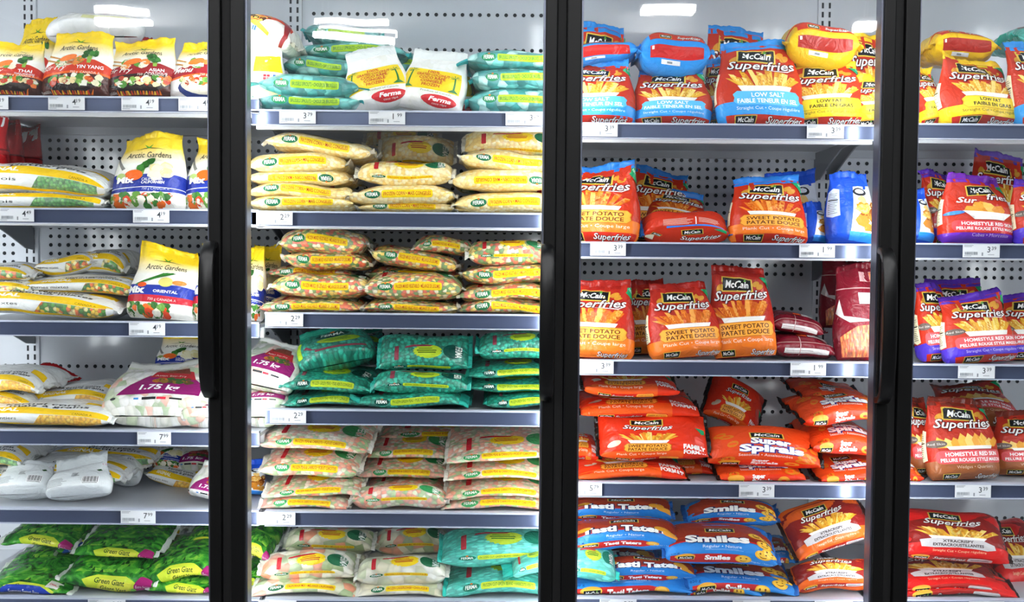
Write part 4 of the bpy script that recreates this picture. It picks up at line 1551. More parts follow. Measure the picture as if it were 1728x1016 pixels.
# doors
ZD0, ZD1 = 0.56, 2.30
for di in range(4):
    x0, x1 = DOOR_X[di], DOOR_X[di + 1]
    r = tag(empty('freezer_door', ((x0 + x1) / 2, 0, ZD0)), 'black framed glass freezer door, %s of the four' % ['leftmost', 'second from left', 'third from left', 'rightmost'][di], 'door', 'glass freezer doors')
    O = ((x0 + x1) / 2, 0, ZD0)

    def P(mb, name, mats, bevel=0.0):
        mb.v = [(x - O[0], y - O[1], z - O[2]) for x, y, z in mb.v]
        return mb.build(name, mats, r, bevel=bevel)
    g = .0105
    L, Rr = x0 + g, x1 - g
    SW_L, SW_R = .033, .027
    m = MB()
    m.box(L, L + SW_L, 0, .04, ZD0, ZD1)
    m.box(Rr - SW_R, Rr, 0, .04, ZD0, ZD1)
    m.box(L + SW_L, Rr - SW_R, 0, .04, ZD1 - .06, ZD1)
    m.box(L + SW_L, Rr - SW_R, 0, .04, ZD0, ZD0 + .08)
    P(m, 'door_frame', M_BLACK, .003)
    m = MB()
    for a, b in ((L + SW_L, L + SW_L + .004), (Rr - SW_R - .004, Rr - SW_R)):
        m.box(a, b, .008, .045, ZD0 + .08, ZD1 - .06)
    P(m, 'glass_bead', M_ALU)
    m = MB()
    m.box(L + SW_L + .004, Rr - SW_R - .004, .012, .0122, ZD0 + .08, ZD1 - .06)
    m.v, m.f, m.m = m.v, [m.f[2]], [0]
    P(m, 'glass_pane', M_GLASS)
    m = MB()
    m.box(Rr + .001, x1 + .0095, .012, .03, ZD0, ZD1)
    P(m, 'gasket', M_GAP)
    # handle: a curved grip standing off the opening stile
    hx = Rr - .019
    zt, zb = at(360, 410, 0).z, at(360, 668, 0).z
    path = [(.0, zt - .004), (-.02, zt - .006), (-.038, zt - .022), (-.047, zt - .05), (-.051, zt - .1), (-.053, (zt + zb) / 2), (-.051, zb + .1), (-.047, zb + .05), (-.038, zb + .022), (-.02, zb + .006), (.0, zb + .004)]
    N_ = len(path)
    m = MB()
    sec = []
    for i, (y, z) in enumerate(path):
        p, q = path[max(i - 1, 0)], path[min(i + 1, N_ - 1)]
        ty, tz = q[0] - p[0], q[1] - p[1]
        ln = math.hypot(ty, tz)
        ny, nz = -tz / ln, ty / ln
        hwid = .017 * (0.8 + 0.2 * math.sin(math.pi * i / (N_ - 1)))
        th = .009
        ring = []
        for k in range(12):
            an = 2 * math.pi * k / 12
            cx_, cy_ = math.cos(an), math.sin(an)
            ex, ey = math.copysign(abs(cx_) ** .55, cx_) * hwid, math.copysign(abs(cy_) ** .55, cy_) * th
            ring.append((hx + ex, y + ny * ey, z + nz * ey))
        sec.append(ring)
    vs = [p for r_ in sec for p in r_]
    fs = [(i * 12 + k, i * 12 + (k + 1) % 12, (i + 1) * 12 + (k + 1) % 12, (i + 1) * 12 + k) for i in range(N_ - 1) for k in range(12)]
    fs += [tuple(range(12)), tuple(range((N_ - 1) * 12, N_ * 12))]
    m.add(vs, fs)
    m.prism_x([(0.0, zt - .03), (-.038, zt - .06), (-.042, zt - .1), (-.042, zb + .1), (-.038, zb + .06), (0, zb + .03)], hx - .004, hx + .006)
    h = P(m, 'handle', M_HANDLE)
    for p in h.data.polygons:
        p.use_smooth = True
    h.modifiers.new('es', 'EDGE_SPLIT').split_angle = math.radians(40)
# ------------------------------------------------------------------ the bags
CUR = [0, 0]
STACK = {}
_labels = {}


def B(key, x0, x1, yt, yb, y, pos, pitch=None, roll=0, yaw=0, b=None, a=None, rest=None, fold=0.0, flip=False, lump=None, n=None, sag=None, seal=None, desc=None, puff=1.0, lift=0.0):
    """Places one bag so that it spans these photo pixels with its front at depth y."""
    d, de, noun = DES[key]
    bi, si = CUR
    shelf = SHELF_WORD[si] if not (bi > 1 and si == 4) else 'lowest'
    label = '%s %s, %s shelf, %s door' % (desc or de, pos, shelf, BAY_WORD[bi])
    nw = len(label.split())
    if label in _labels:
        print('DUPLICATE LABEL', label)
    if nw > 16:
        print('LONG LABEL', nw, label)
    _labels[label] = 1
    group = '%s behind the %s door, %s shelf' % (noun, BAY_WORD[bi], shelf)
    deck = DECK[bi, si]
    V = d.kind == 'V'
    if rest is None:
        rest = V or abs(yb - RAILS[bi][si]) < 7
    if V:
        p = math.radians(14 if pitch is None else pitch)
        bb = b or .045
        yc = y + bb * math.cos(p)
        s = (2.42 + y + bb) / F_PX
        W = (x1 - x0) * s
        top = at((x0 + x1) / 2, yt, y + bb + .04).z
        bot = deck if rest else at((x0 + x1) / 2, yb, y + .01).z
        hh = top - bot
        r_ = abs(math.radians(roll))
        l = max((hh - bb * .9 * math.sin(p) - .3 * W * math.sin(r_)) / (2 * math.cos(p) * math.cos(r_)) - .004, .04)
        aa = W / 2 * math.cos(r_) / 1.02
        yc = y + bb + l * math.sin(p) * .8
        c = Vector((at((x0 + x1) / 2, (yt + yb) / 2, y + bb).x, yc, (top + bot) / 2))
        rot = Matrix.Rotation(math.radians(yaw), 3, 'Z') @ Matrix.Rotation(-p, 3, 'X') @ Matrix.Rotation(math.radians(roll), 3, 'Y')
        return make_bag(d, l, aa, bb, rot, c, label, 'frozen food bag', group, n or 2.3, .0045 if lump is None else lump, fold, 0, .016 if seal is None else seal, (deck if rest else None), puff=puff, gather=.3 if (pitch or 0) > 15 or key == 'coco' else .8)
    dp = 2 if key in ('sigp', 'sigm', 'sigc') else [0, 0, 3, 5, 8, 9][min(5, int(6 * max(0, (yt - 200)) / 800))]
    p = math.radians(dp if pitch is None else pitch)
    s = (2.42 + y) / F_PX
    top, bot = at((x0 + x1) / 2, yt, y + .03).z, at((x0 + x1) / 2, yb, y).z
    if rest:
        bot = deck
    x0w, x1w = at(x0, 500, y).x, at(x1, 500, y).x
    if p < .2:
        for q0, q1, qy, qt in STACK.get((bi, si), []):
            if min(q1, x1w) - max(q0, x0w) > .4 * (x1w - x0w) and abs(qy - y) < .12 and qt < top - .012:
                bot = max(bot, min(qt - .014, top - .04))
        STACK.setdefault((bi, si), []).append((x0w, x1w, y, top))
    hh = (top - bot) * 1.03
    l = (x1 - x0) * s / 2 - .006
    if b and p > .12:
        bb = b
        aa = min(.17, max((hh - 2 * bb * math.cos(p)) / (2 * math.sin(p)), .03))
    else:
        aa = a or min(.12, (BACK - .03 - y) / 2 - .005)
        he = hh - 1.1 * l * abs(math.sin(math.radians(roll)))
        bb = max((he - 1.5 * aa * math.sin(p)) / (2 * math.cos(p)), .014)
    yc = y + aa * math.cos(p) + bb * math.sin(p)
    yc = min(yc, BACK - .03 - aa * math.cos(p) - bb * math.sin(p)) if y > .3 else yc
    c = Vector((at((x0 + x1) / 2, 500, y + .03).x, yc, (top + bot) / 2 + lift))
    rot = Matrix.Rotation(math.radians(yaw), 3, 'Z') @ Matrix.Rotation(math.radians(roll), 3, 'Y') @ Matrix.Rotation(p, 3, 'X')
    return make_bag(d, l, aa, bb, rot, c, label, 'frozen food bag', group, n or 2.6, .0035 if lump is None else lump, 0, .004 if sag is None else sag, .012 if seal is None else seal, (deck if rest else None), flip=flip, puff=puff, gather=.8)


SIGP = signal_bag(PEAS, ('garden peas', 'petits pois', 'petits pois'))
SIGM = signal_bag(MIXWIN, ('mixed vegetables', 'légumes mixtes', 'légumes mixtes'))
SIGC = signal_bag(CORNY, ('kernel corn', 'maïs à grains', 'maïs à grains entiers'))
fv = lambda c, w, **k: ferma(c, w, **k)
TEAL = dict(strip='#b4cc2c', ink='#4a6a1a', oval='#0f4a40', face='#b4d02c', flag='#8a3a4a', seal='#2fa898')
DES = {
    'thai': (stirfry('thai'), 'yellow and red stir-fry bag', 'stir-fry bags'),
    'yin': (stirfry('yin'), 'yellow and red stir-fry bag', 'stir-fry bags'),
    'asian': (stirfry('asian'), 'yellow and dark red stir-fry bag', 'stir-fry bags'),
    'menu': (stirfry('menu'), 'yellow and white bag with blue bowl', 'stir-fry bags'),
    'cali': (veg_mix('california'), 'yellow, white and blue vegetable bag', 'mixed vegetable bags'),
    'ori': (veg_mix('oriental'), 'yellow-topped blue-banded vegetable bag', 'mixed vegetable bags'),
    'redtop': (red_top(), 'red-topped clear bag', 'red-topped bags'),
    'sigp': (SIGP, 'white and yellow pea bag', 'family vegetable bags'),
    'sigm': (SIGM, 'white and yellow mixed-vegetable bag', 'family vegetable bags'),
    'sigc': (SIGC, 'yellow and white corn bag', 'family corn bags'),
    'back': (back_bag(), 'plain white bag, back printed', 'family vegetable bags'),
    'big': (big_clear(), 'clear bag with purple label', 'large clear stir-fry bags'),
    'gg': (giant(), 'green vegetable bag with magenta corner', 'green vegetable bags'),
    'ggb': (giant(True), 'green vegetable bag with blue panel', 'green vegetable bags'),
    'coco': (coconut(), 'white coconut bag, palm label', 'coconut bags'),
    'label': (label_bag(), 'frosty bag with yellow label', 'frozen fruit bags'),
    'round': (red_round(), 'white and rust-red round bag', 'frozen fruit bags'),
    'sprout': (ferma(SPROUT, 'BRUSSELS SPROUTS • CHOUX DE BRUXELLES', strip='#a8d02c', ink='#2a6a3a', oval='#2a8a5a', face='#a8d44a', flag='#5ab8b0', name='brussels_sprout_bag', seal='#38b8b8'), 'turquoise sprout bag', 'turquoise sprout bags'),
    'corn': (ferma(CORN, 'FROZEN CORN • MAÏS CONGELÉS', name='corn_bag'), 'clear corn bag', 'clear corn bags'),
    'mixed': (ferma(MIXED, 'FROZEN MIXED VEGETABLES • MÉLANGE DE LÉGUMES', oval='#2a7a4a', name='mixed_vegetable_bag'), 'clear mixed-vegetable bag', 'clear mixed-vegetable bags'),
    'pea': (ferma(GPEA, 'FROZEN GREEN PEAS • POIS VERTS CONGELÉS', up=.5, name='pea_bag', **TEAL), 'green pea bag', 'green pea bags'),
    'peaface': (ferma_face(), 'green pea bag', 'green pea bags'),
    'pc': (ferma(PEACAR, 'FROZEN PEAS & CARROTS • POIS ET CAROTTES', up=.8, oval='#3a9a5a', name='peas_and_carrots_bag'), 'clear peas-and-carrots bag', 'clear peas-and-carrots bags'),
    'chunk': (ferma(CHUNK, 'CALIFORNIA MIX • MÉLANGE CALIFORNIEN', up=1.2, name='vegetable_chunk_bag'), 'clear vegetable-chunk bag', 'clear vegetable-chunk bags'),
    'cauli': (ferma(CAULI, 'FROZEN CAULIFLOWER • CHOU-FLEUR', up=1.2, name='cauliflower_bag'), 'clear cauliflower bag', 'clear cauliflower bags'),
    'bean': (ferma(GBEAN, 'FROZEN CUT GREEN BEANS • HARICOTS VERTS', up=1.0, strip='#c8d83a', ink='#3a7a2a', oval='#1a7a62', face='#c0d83a', flag='#c03a44', name='green_bean_bag', seal='#3ad0c0'), 'turquoise green-bean bag', 'turquoise green-bean bags'),
    'salt': (superfries('salt'), 'red and blue low-salt fries bag', 'red fries bags'),
    'fat': (superfries('fat'), 'red and yellow low-fat fries bag', 'red fries bags'),
    'sweet': (superfries('sweet'), 'red and orange sweet potato fries bag', 'red fries bags'),
    'crinkle': (superfries('crinkle'), 'red sweet potato fries bag with blue', 'red fries bags'),
    'skin': (superfries('skin'), 'red and purple fries bag', 'red fries bags'),
    'wedge': (superfries('wedge'), 'red and brown wedge fries bag', 'red fries bags'),
    'cube': (cheese_skin(), 'red potato-cube bag with purple base', 'red fries bags'),
    'bblue': (bag_bottom('#2b8fe0'), 'blue-edged fries bag on its side', 'red fries bags'),
    'byel': (bag_bottom('#e8bc1c', '#a82a20'), 'yellow-edged fries bag on its side', 'red fries bags'),
    'lying': (lying_fries(), 'red fries bag lying down', 'red fries bags'),
    'fam': (family(), 'red and orange family-size fries bag', 'family-size fries bags'),
    'spiral': (spirals(), 'orange spiral fries bag', 'spiral fries bags'),
    'tater': (taters('taters'), 'blue potato-bite bag', 'potato bite bags'),
    'smile': (taters('smiles'), 'blue smiling-potato bag', 'smiling potato bags'),
    'crisp': (crispy(), 'orange crispy fries bag', 'crispy fries bags'),
    'crispr': (crispy('#dc1f1c'), 'bright red crispy fries bag', 'crispy fries bags'),
    'maroon': (maroon(), 'maroon fries bag', 'maroon fries bags'),
    'maroonv': (maroon_stand(), 'maroon bag with orange fries window', 'maroon fries bags'),
    'blue': (blue_bag(), 'royal blue potato bag', 'blue potato bags'),
}
# ---- left door
CUR[:] = [0, 0]
B('thai', -28, 75, 72, 163, .215, 'cut by the left edge')
B('yin', 70, 194, 56, 163, .205, 'tallest at front', fold=.1, yaw=-6)
B('asian', 178, 302, 67, 163, .215, 'under the mirrored lamps', roll=-2)
B('menu', 290, 400, 66, 163, .21, 'against the door post')
B('label', 78, 238, 12, 70, .42, 'lying behind the tallest bag', pitch=50, rest=False)
B('redtop', 196, 250, 60, 120, .42, 'peeping between two front bags')
B('thai', 18, 90, 30, 120, .45, 'dim at the back left')
CUR[:] = [0, 1]
B('sigp', -80, 186, 322, 351, .215, 'lower of two', a=.12)
B('sigp', -75, 192, 266, 331, .22, 'upper of two', roll=3, a=.13, sag=.02)
B('cali', 189, 314, 229, 352, .215, 'standing clear of the post', fold=.08, roll=-1, yaw=-4)
B('cali', 314, 420, 230, 352, .225, 'half behind the post')
B('redtop', -40, 12, 192, 330, .40, 'frontmost of three behind peas', pitch=4)
B('redtop', -4, 38, 207, 330, .50, 'middle of three behind peas', pitch=4)
B('redtop', 30, 70, 213, 330, .58, 'rearmost of three behind peas', pitch=4)
CUR[:] = [0, 2]
B('sigm', -85, 206, 492, 541, .215, 'wide one at front', roll=1)
B('sigm', 38, 240, 462, 500, .26, 'on the wide front bag', roll=3, a=.12)
B('sigm', 62, 165, 424, 466, .34, 'left one on the pile', roll=-6, a=.1)
B('sigm', 130, 222, 418, 466, .36, 'right one on the pile', roll=8, a=.09)
B('sigm', -70, 62, 470, 500, .25, 'under the left-edge one', a=.1)
B('sigm', -70, 58, 440, 474, .27, 'topmost at left edge', roll=5, a=.1)
B('ori', 218, 335, 417, 542, .215, 'standing alone', roll=4, fold=.06)
B('ori', 326, 412, 410, 542, .22, 'behind the door handle', fold=.1)
B('cali', 396, 446, 416, 542, .235, 'seen right of the post', fold=.1)
B('cali', 424, 472, 414, 520, .37, 'rear one right of the post', fold=.1)
CUR[:] = [0, 3]
B('sigc', -85, 197, 684, 726, .215, 'wide one at front')
B('sigc', -70, 60, 656, 694, .28, 'middle at left edge', a=.12, roll=2)
B('sigc', -70, 72, 622, 668, .25, 'topmost at left edge', roll=6, a=.12)
B('sigc', 50, 200, 652, 690, .34, 'behind the wide one', a=.12)
B('redtop', 22, 124, 618, 700, .46, 'leaning at the back', pitch=40, roll=25)
B('big', 185, 346, 696, 726, .225, 'bottom of the heap', pitch=82, b=.03, seal=.02)
B('big', 172, 352, 612, 708, .235, 'reading 1.75 kg', pitch=52, b=.035, rest=False, seal=.03)
B('big', 300, 374, 686, 726, .23, 'wedged by the post', pitch=70, b=.03, roll=-8)
B('big', 324, 384, 624, 700, .27, 'under the door handle', pitch=40, rest=False)
B('cali', 262, 352, 566, 640, .46, 'purple-shaded at the back', fold=.1, rest=False)
B('big', 398, 474, 690, 726, .24, 'lowest right of the post', pitch=70, b=.03)
B('big', 396, 486, 656, 698, .235, 'middle right of the post', pitch=60, b=.03, rest=False)
B('big', 396, 508, 572, 668, .235, 'topmost right of the post', pitch=45, roll=14, b=.04, rest=False)
CUR[:] = [0, 4]
B('back', -8, 88, 800, 860, .22, 'left one', pitch=40, roll=-3)
B('back', 76, 186, 792, 860, .215, 'with barcode', pitch=35, roll=-6, seal=.03)
B('sigp', 20, 214, 776, 822, .30, 'behind the white ones', roll=2, a=.11)
B('sigp', -70, 44, 790, 822, .28, 'lower at left edge', a=.1)
B('sigp', -70, 46, 756, 794, .29, 'upper at left edge', a=.1)
B('sigp', 84, 268, 750, 790, .45, 'high at the back', roll=3, a=.1)
B('back', 178, 236, 806, 842, .40, 'small one in the shade', pitch=55)
B('sigc', 246, 345, 786, 832, .46, 'yellow and limp at the back', a=.1, roll=14)
B('cali', 258, 312, 748, 800, .5, 'yellow top at the back', rest=False, pitch=30)
B('big', 292, 360, 752, 835, .5, 'dim at the back right', pitch=40)
B('big', 320, 400, 784, 860, .225, 'pale one at the post', pitch=20, roll=12)
CUR[:] = [0, 5]
B('ggb', -30, 122, 962, 1009, .215, 'front left', roll=3, a=.12)
B('gg', 98, 268, 936, 1006, .22, 'large central one', a=.13, roll=2, rest=True)
B('gg', 124, 270, 902, 944, .27, 'on the central one', a=.12, roll=2)
B('gg', 250, 375, 984, 1009, .225, 'low by the post', a=.12)
B('gg', 230, 375, 922, 990, .23, 'high by the post', roll=-6, a=.13)
B('gg', 2, 132, 878, 928, .33, 'top of the left pile', a=.12, roll=3)
B('gg', 14, 128, 924, 966, .34, 'under the top left one', a=.12)
B('ggb', 92, 168, 890, 938, .36, 'blue end at the back', a=.1, roll=-10)
B('sigp', 188, 312, 880, 908, .5, 'pale one at the back', a=.08)
B('gg', 302, 378, 882, 935, .36, 'back one by the post', a=.1, roll=-12)
B('gg', 398, 448, 962, 1009, .28, 'seen right of the post', a=.1)
B('gg', 396, 466, 892, 950, .27, 'magenta-ended, right of the post', a=.1, roll=12)

# ---- second door
CUR[:] = [1, 0]
B('sprout', 432, 614, 163, 188, .215, 'bottom of the left stack')
B('sprout', 436, 612, 122, 168, .22, 'with ear, left stack', roll=2, seal=.03)
B('sprout', 478, 606, 94, 130, .34, 'third up at left', a=.1)
B('sprout', 500, 690, 70, 100, .44, 'long one at the back', roll=2, a=.1)
B('sprout', 512, 645, 40, 74, .47, 'topmost behind the lamp streaks', a=.1, roll=3)
B('sprout', 610, 722, 84, 125, .5, 'behind the coconut', a=.08)
B('label', 398, 484, 76, 188, .23, 'standing at the post', pitch=5)
B('round', 388, 504, 16, 84, .24, 'at top left', roll=22, a=.1)
B('coco', 580, 692, 92, 188, .215, 'left one', pitch=14, roll=-14, seal=.035)
B('coco', 675, 790, 94, 188, .215, 'middle one', pitch=14, roll=10, seal=.03)
B('coco', 752, 800, 104, 188, .30, 'mostly hidden right one', pitch=12, roll=-10, seal=.03)
B('sprout', 784, 950, 148, 188, .23, 'bottom of right stack')
B('sprout', 790, 950, 112, 152, .235, 'middle of right stack')
B('sprout', 782, 950, 84, 116, .24, 'top of right stack', seal=.03)
CUR[:] = [1, 1]
B('corn', 420, 604, 332, 358, .215, 'bottom, left stack')
B('corn', 418, 600, 308, 336, .22, 'second up, left stack')
B('corn', 418, 596, 285, 312, .225, 'third up, left stack', flip=True)
B('corn', 418, 590, 256, 291, .22, 'fourth up, left stack')
B('corn', 448, 632, 224, 268, .225, 'tilted on top, left stack', roll=6)
B('corn', 602, 772, 344, 358, .23, 'squashed bottom, middle stack')
B('corn', 586, 770, 309, 349, .215, 'plump lower one, middle stack', roll=-2)
B('corn', 600, 766, 268, 315, .225, 'with crease, middle stack', pitch=18, b=.028)
B('corn', 636, 768, 222, 285, .38, 'face up behind middle stack', b=.032, pitch=55)
B('corn', 612, 742, 212, 252, .50, 'dim one behind middle stack', b=.032, pitch=50)
B('corn', 762, 950, 345, 358, .235, 'bottom, right stack')
B('corn', 762, 950, 316, 354, .22, 'second up, right stack')
B('corn', 758, 950, 283, 321, .22, 'third up, right stack', flip=True)
B('corn', 772, 950, 252, 292, .225, 'fourth up, right stack', roll=3)
B('corn', 778, 950, 216, 262, .29, 'face tilted up, right stack', pitch=45, b=.028)
CUR[:] = [1, 2]
B('mixed', 438, 614, 503, 529, .215, 'bottom, left stack')
B('mixed', 456, 628, 462, 504, .22, 'plump pale one, left stack')
B('mixed', 450, 600, 448, 470, .34, 'dark third, left stack')
B('mixed', 478, 630, 420, 462, .27, 'fourth up, left stack', roll=4)
B('mixed', 470, 622, 384, 430, .26, 'topmost, left stack')
B('mixed', 612, 778, 504, 529, .22, 'bottom, middle stack')
B('mixed', 610, 784, 461, 508, .215, 'plump one, middle stack')
B('mixed', 620, 784, 450, 476, .34, 'hidden third, middle stack')
B('mixed', 624, 776, 414, 466, .26, 'slumped fourth, middle stack', roll=9, b=.03)
B('mixed', 696, 800, 401, 436, .29, 'small topmost, middle stack', a=.07)
B('mixed', 772, 950, 503, 529, .22, 'bottom, right stack')
B('mixed', 772, 950, 476, 507, .22, 'second up, right stack')
B('mixed', 776, 950, 446, 479, .24, 'third up, right stack')
B('mixed', 786, 930, 401, 450, .25, 'topmost, right stack', pitch=16, b=.03)
CUR[:] = [1, 3]
B('pea', 478, 624, 662, 692, .24, 'bottom, left stack')
B('pea', 476, 634, 622, 668, .235, 'second up, left stack', roll=3)
B('peaface', 494, 632, 548, 632, .27, 'leaning face out, left stack', pitch=38, roll=-14, rest=False)
B('peaface', 580, 650, 550, 620, .44, 'dark one behind left stack', pitch=30, rest=False)
B('pea', 604, 782, 658, 695, .20, 'bright bottom, middle stack', rest=True, seal=.025)
B('pea', 628, 795, 624, 668, .225, 'second up, middle stack', pitch=12, b=.025)
B('pea', 636, 796, 560, 634, .25, 'large face tilted up, middle stack', pitch=52, b=.03)
B('pea', 700, 796, 664, 692, .27, 'low one right of middle stack')
B('pea', 818, 950, 660, 692, .225, 'bottom, right stack')
B('pea', 788, 950, 632, 664, .24, 'second up, right stack', roll=2)
B('pea', 788, 950, 608, 638, .24, 'third up, right stack')
B('pea', 804, 950, 556, 612, .25, 'topmost, right stack', pitch=22, b=.03)
CUR[:] = [1, 4]
B('pc', 438, 594, 834, 864, .215, 'bottom, left stack')
B('pc', 446, 614, 800, 842, .22, 'second up, left stack', roll=-2)
B('pc', 438, 610, 758, 810, .22, 'third up, left stack', roll=1)
B('pc', 436, 628, 716, 766, .225, 'topmost, left stack', roll=3, pitch=8)
B('pc', 592, 760, 826, 864, .215, 'bottom, middle stack', pitch=10, b=.024, rest=True)
B('pc', 616, 756, 804, 830, .30, 'second up, middle stack', flip=False)
B('pc', 606, 762, 772, 808, .31, 'third up, middle stack')
B('pc', 618, 765, 738, 776, .36, 'dark fourth, middle stack', a=.12)
B('pc', 640, 870, 716, 742, .46, 'long shaded one at back')
B('pc', 748, 950, 836, 864, .22, 'bottom, right stack')
B('pc', 750, 950, 806, 841, .22, 'second up, right stack')
B('pc', 752, 950, 774, 812, .225, 'third up, right stack')
B('pc', 750, 950, 734, 784, .23, 'topmost, right stack', roll=-4, pitch=10)
B('blue', 400, 446, 800, 864, .33, 'at the far left edge')
CUR[:] = [1, 5]
B('chunk', 424, 608, 982, 1012, .215, 'bottom left')
B('chunk', 436, 604, 926, 992, .23, 'face up on the left', pitch=32, b=.034)
B('chunk', 478, 634, 890, 944, .34, 'dark one on the left', pitch=22, b=.034)
B('cauli', 602, 762, 984, 1012, .22, 'bottom middle')
B('cauli', 600, 760, 938, 996, .225, 'rumpled middle one', roll=-2, pitch=14, b=.034)
B('chunk', 630, 764, 886, 945, .38, 'shaded middle one', pitch=22, b=.036)
B('bean', 752, 950, 958, 1012, .215, 'lower right', rest=True)
B('bean', 742, 950, 892, 968, .225, 'upper right', pitch=20, b=.036, roll=-3)
B('bean', 862, 950, 926, 990, .195, 'slipping over the others', roll=-16, a=.05, seal=.03)

# ---- third door
CUR[:] = [2, 0]
B('salt', 938, 1074, 100, 209, .215, 'at the left post', fold=.05, yaw=-14)
B('bblue', 940, 1072, 66, 106, .25, 'on the left one', roll=-8, a=.08)
B('salt', 966, 1066, 38, 160, .42, 'back left')
B('salt', 1068, 1200, 116, 209, .215, 'second along', yaw=-6)
B('bblue', 1070, 1194, 54, 122, .225, 'on the second one', a=.08)
B('salt', 1206, 1360, 70, 209, .205, 'largest at front', fold=.05, yaw=10)
B('salt', 1192, 1306, 42, 150, .42, 'behind the largest')
B('salt', 1190, 1240, 100, 209, .28, 'squeezed beside the largest')
B('fat', 1330, 1460, 102, 209, .23, 'right of centre', roll=-3, yaw=-10)
B('byel', 1314, 1440, 38, 110, .26, 'on the yellow ones', roll=1, a=.08)
B('fat', 1434, 1530, 128, 209, .225, 'at the right post')
B('fat', 1436, 1520, 52, 140, .36, 'back right')
CUR[:] = [2, 1]
B('crinkle', 940, 1082, 276, 410, .205, 'at the left post', fold=.06, yaw=-16)
B('crinkle', 1056, 1168, 286, 405, .40, 'in shade, back left', roll=6)
B('crinkle', 1092, 1196, 320, 408, .34, 'slumped, back left', pitch=35, roll=10)
B('lying', 1080, 1232, 342, 410, .21, 'front centre', pitch=28, b=.04, rest=True)
B('crinkle', 1230, 1364, 298, 410, .21, 'standing right of centre', roll=2, fold=.1, yaw=6)
B('blue', 1286, 1388, 290, 405, .38, 'greyish, behind fries', pitch=12)
B('blue', 1352, 1396, 342, 410, .27, 'small, in the gap')
B('blue', 1396, 1478, 292, 410, .215, 'left of the right post', fold=.1)
CUR[:] = [2, 2]
B('sweet', 936, 1074, 472, 609, .205, 'at the left post', fold=.05, yaw=-14)
B('sweet', 1060, 1130, 470, 606, .33, 'back one, mostly hidden')
B('sweet', 1088, 1218, 476, 609, .21, 'tilted centre one', roll=-4, fold=.05, yaw=14)
B('sweet', 1200, 1308, 452, 609, .24, 'crumpled, right of centre', roll=-5, fold=.3, puff=.7, yaw=-6)
B('maroon', 1300, 1414, 562, 606, .27, 'lower lying one', roll=6, a=.1, rest=True)
B('maroon', 1298, 1392, 524, 570, .31, 'upper lying one', roll=10, a=.08)
B('maroonv', 1410, 1500, 446, 609, .225, 'standing at the right post')
B('maroonv', 1384, 1470, 438, 560, .42, 'behind the standing one', rest=False)
CUR[:] = [2, 3]
B('fam', 972, 1166, 780, 815, .215, 'bottom, left stack')
B('fam', 1010, 1204, 696, 788, .215, 'large face out, left stack', pitch=48, b=.035)
B('fam', 976, 1186, 668, 708, .27, 'third up, left stack')
B('fam', 982, 1152, 632, 674, .26, 'topmost, left stack', roll=2)
B('fam', 1120, 1210, 784, 815, .29, 'dark-ended, right of left stack', a=.1)
B('fam', 960, 1016, 740, 800, .30, 'standing at the left post', a=.08)
B('spiral', 1212, 1366, 790, 815, .215, 'bottom, middle', rest=True)
B('spiral', 1194, 1396, 716, 802, .22, 'large face up, middle', pitch=38, b=.036, roll=2)
B('fam', 1196, 1304, 640, 735, .42, 'red, dim, back middle', b=.032, pitch=45, roll=28)
B('spiral', 1380, 1500, 774, 815, .215, 'bottom, right stack', roll=-5)
B('spiral', 1368, 1500, 716, 778, .24, 'middle, right stack', roll=5)
B('spiral', 1352, 1500, 668, 722, .235, 'upper, right stack', roll=-4)
B('spiral', 1354, 1480, 650, 690, .36, 'dim top, right stack', roll=4)
CUR[:] = [2, 4]
B('tater', 962, 1178, 982, 1010, .215, 'bottom left')
B('tater', 1010, 1184, 944, 990, .24, 'second up at left', pitch=14, b=.032)
B('tater', 964, 1122, 934, 962, .27, 'narrow one, left')
B('tater', 962, 1156, 876, 940, .225, 'fourth up at left', pitch=18, b=.034, roll=-1)
B('tater', 962, 1142, 836, 892, .30, 'topmost at left', pitch=24, b=.032)
B('bean', 952, 1050, 922, 992, .195, 'at the left post', roll=4, pitch=20, b=.036, desc='turquoise bean bag')
B('smile', 1160, 1296, 998, 1010, .22, 'squashed bottom, middle', rest=True)
B('smile', 1162, 1354, 956, 1002, .215, 'second up, middle', roll=3)
B('smile', 1124, 1324, 890, 966, .205, 'large one, middle', pitch=16, b=.036, roll=3)
B('smile', 1160, 1322, 840, 896, .31, 'topmost, middle', pitch=30, b=.032)
B('smile', 1300, 1350, 920, 985, .30, 'end on, behind middle', a=.08)
B('crisp', 1346, 1490, 942, 1010, .215, 'lower right', pitch=30, b=.036, roll=-6, rest=True)
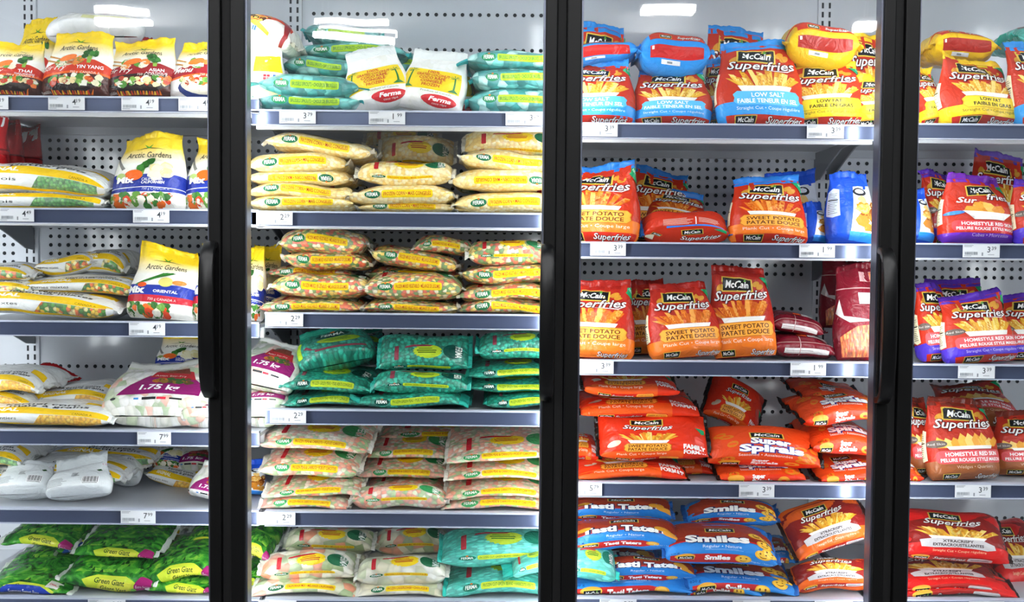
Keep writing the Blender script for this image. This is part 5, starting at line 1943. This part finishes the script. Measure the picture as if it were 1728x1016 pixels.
B('crisp', 1336, 1484, 846, 946, .22, 'tilted upper right', pitch=40, b=.036, roll=-20)

# ---- right door
CUR[:] = [3, 0]
B('fat', 1576, 1724, 96, 209, .205, 'front centre', fold=.08, yaw=16)
B('fat', 1540, 1590, 112, 209, .225, 'at the post', yaw=22)
B('byel', 1556, 1668, 50, 102, .30, 'lying behind', a=.09)
B('salt', 1700, 1800, 72, 209, .22, 'cut by the right edge', yaw=20)
B('bean', 1692, 1790, 38, 80, .36, 'on the back right', a=.09, desc='teal-green bag')
CUR[:] = [3, 1]
B('cube', 1578, 1718, 298, 411, .21, 'front centre', pitch=10, roll=2, yaw=16)
B('skin', 1554, 1632, 288, 405, .31, 'behind the centre one', yaw=20)
B('skin', 1704, 1810, 300, 411, .215, 'cut by the right edge', yaw=16)
B('skin', 1640, 1740, 256, 380, .48, 'dim at the back', roll=5)
B('blue', 1524, 1574, 316, 411, .215, 'at the post')
CUR[:] = [3, 2]
B('skin', 1580, 1722, 492, 615, .21, 'front centre', roll=-2, fold=.12, yaw=18)
B('skin', 1544, 1620, 478, 612, .245, 'beside the post', yaw=20)
B('skin', 1556, 1676, 470, 600, .38, 'behind, beside the post')
B('skin', 1684, 1800, 494, 608, .31, 'behind at right edge')
CUR[:] = [3, 3]
B('wedge', 1558, 1690, 672, 816, .21, 'front centre', fold=.05, yaw=12)
B('wedge', 1528, 1584, 668, 812, .27, 'beside the post', roll=3, yaw=22)
B('wedge', 1592, 1728, 644, 740, .44, 'fallen at the back', pitch=55, rest=False)
B('wedge', 1678, 1800, 690, 808, .27, 'cut by the right edge')
B('spiral', 1500, 1564, 776, 816, .205, 'end sticking past the post', a=.1)
CUR[:] = [3, 4]
B('crispr', 1524, 1728, 996, 1012, .215, 'bottom one', a=.13, rest=True)
B('crispr', 1526, 1712, 956, 1000, .22, 'middle one', roll=1)
B('crispr', 1530, 1722, 862, 968, .225, 'large domed top one', pitch=42, b=.045, roll=4)
B('crispr', 1690, 1800, 900, 1004, .34, 'dark one at the right edge', pitch=30)
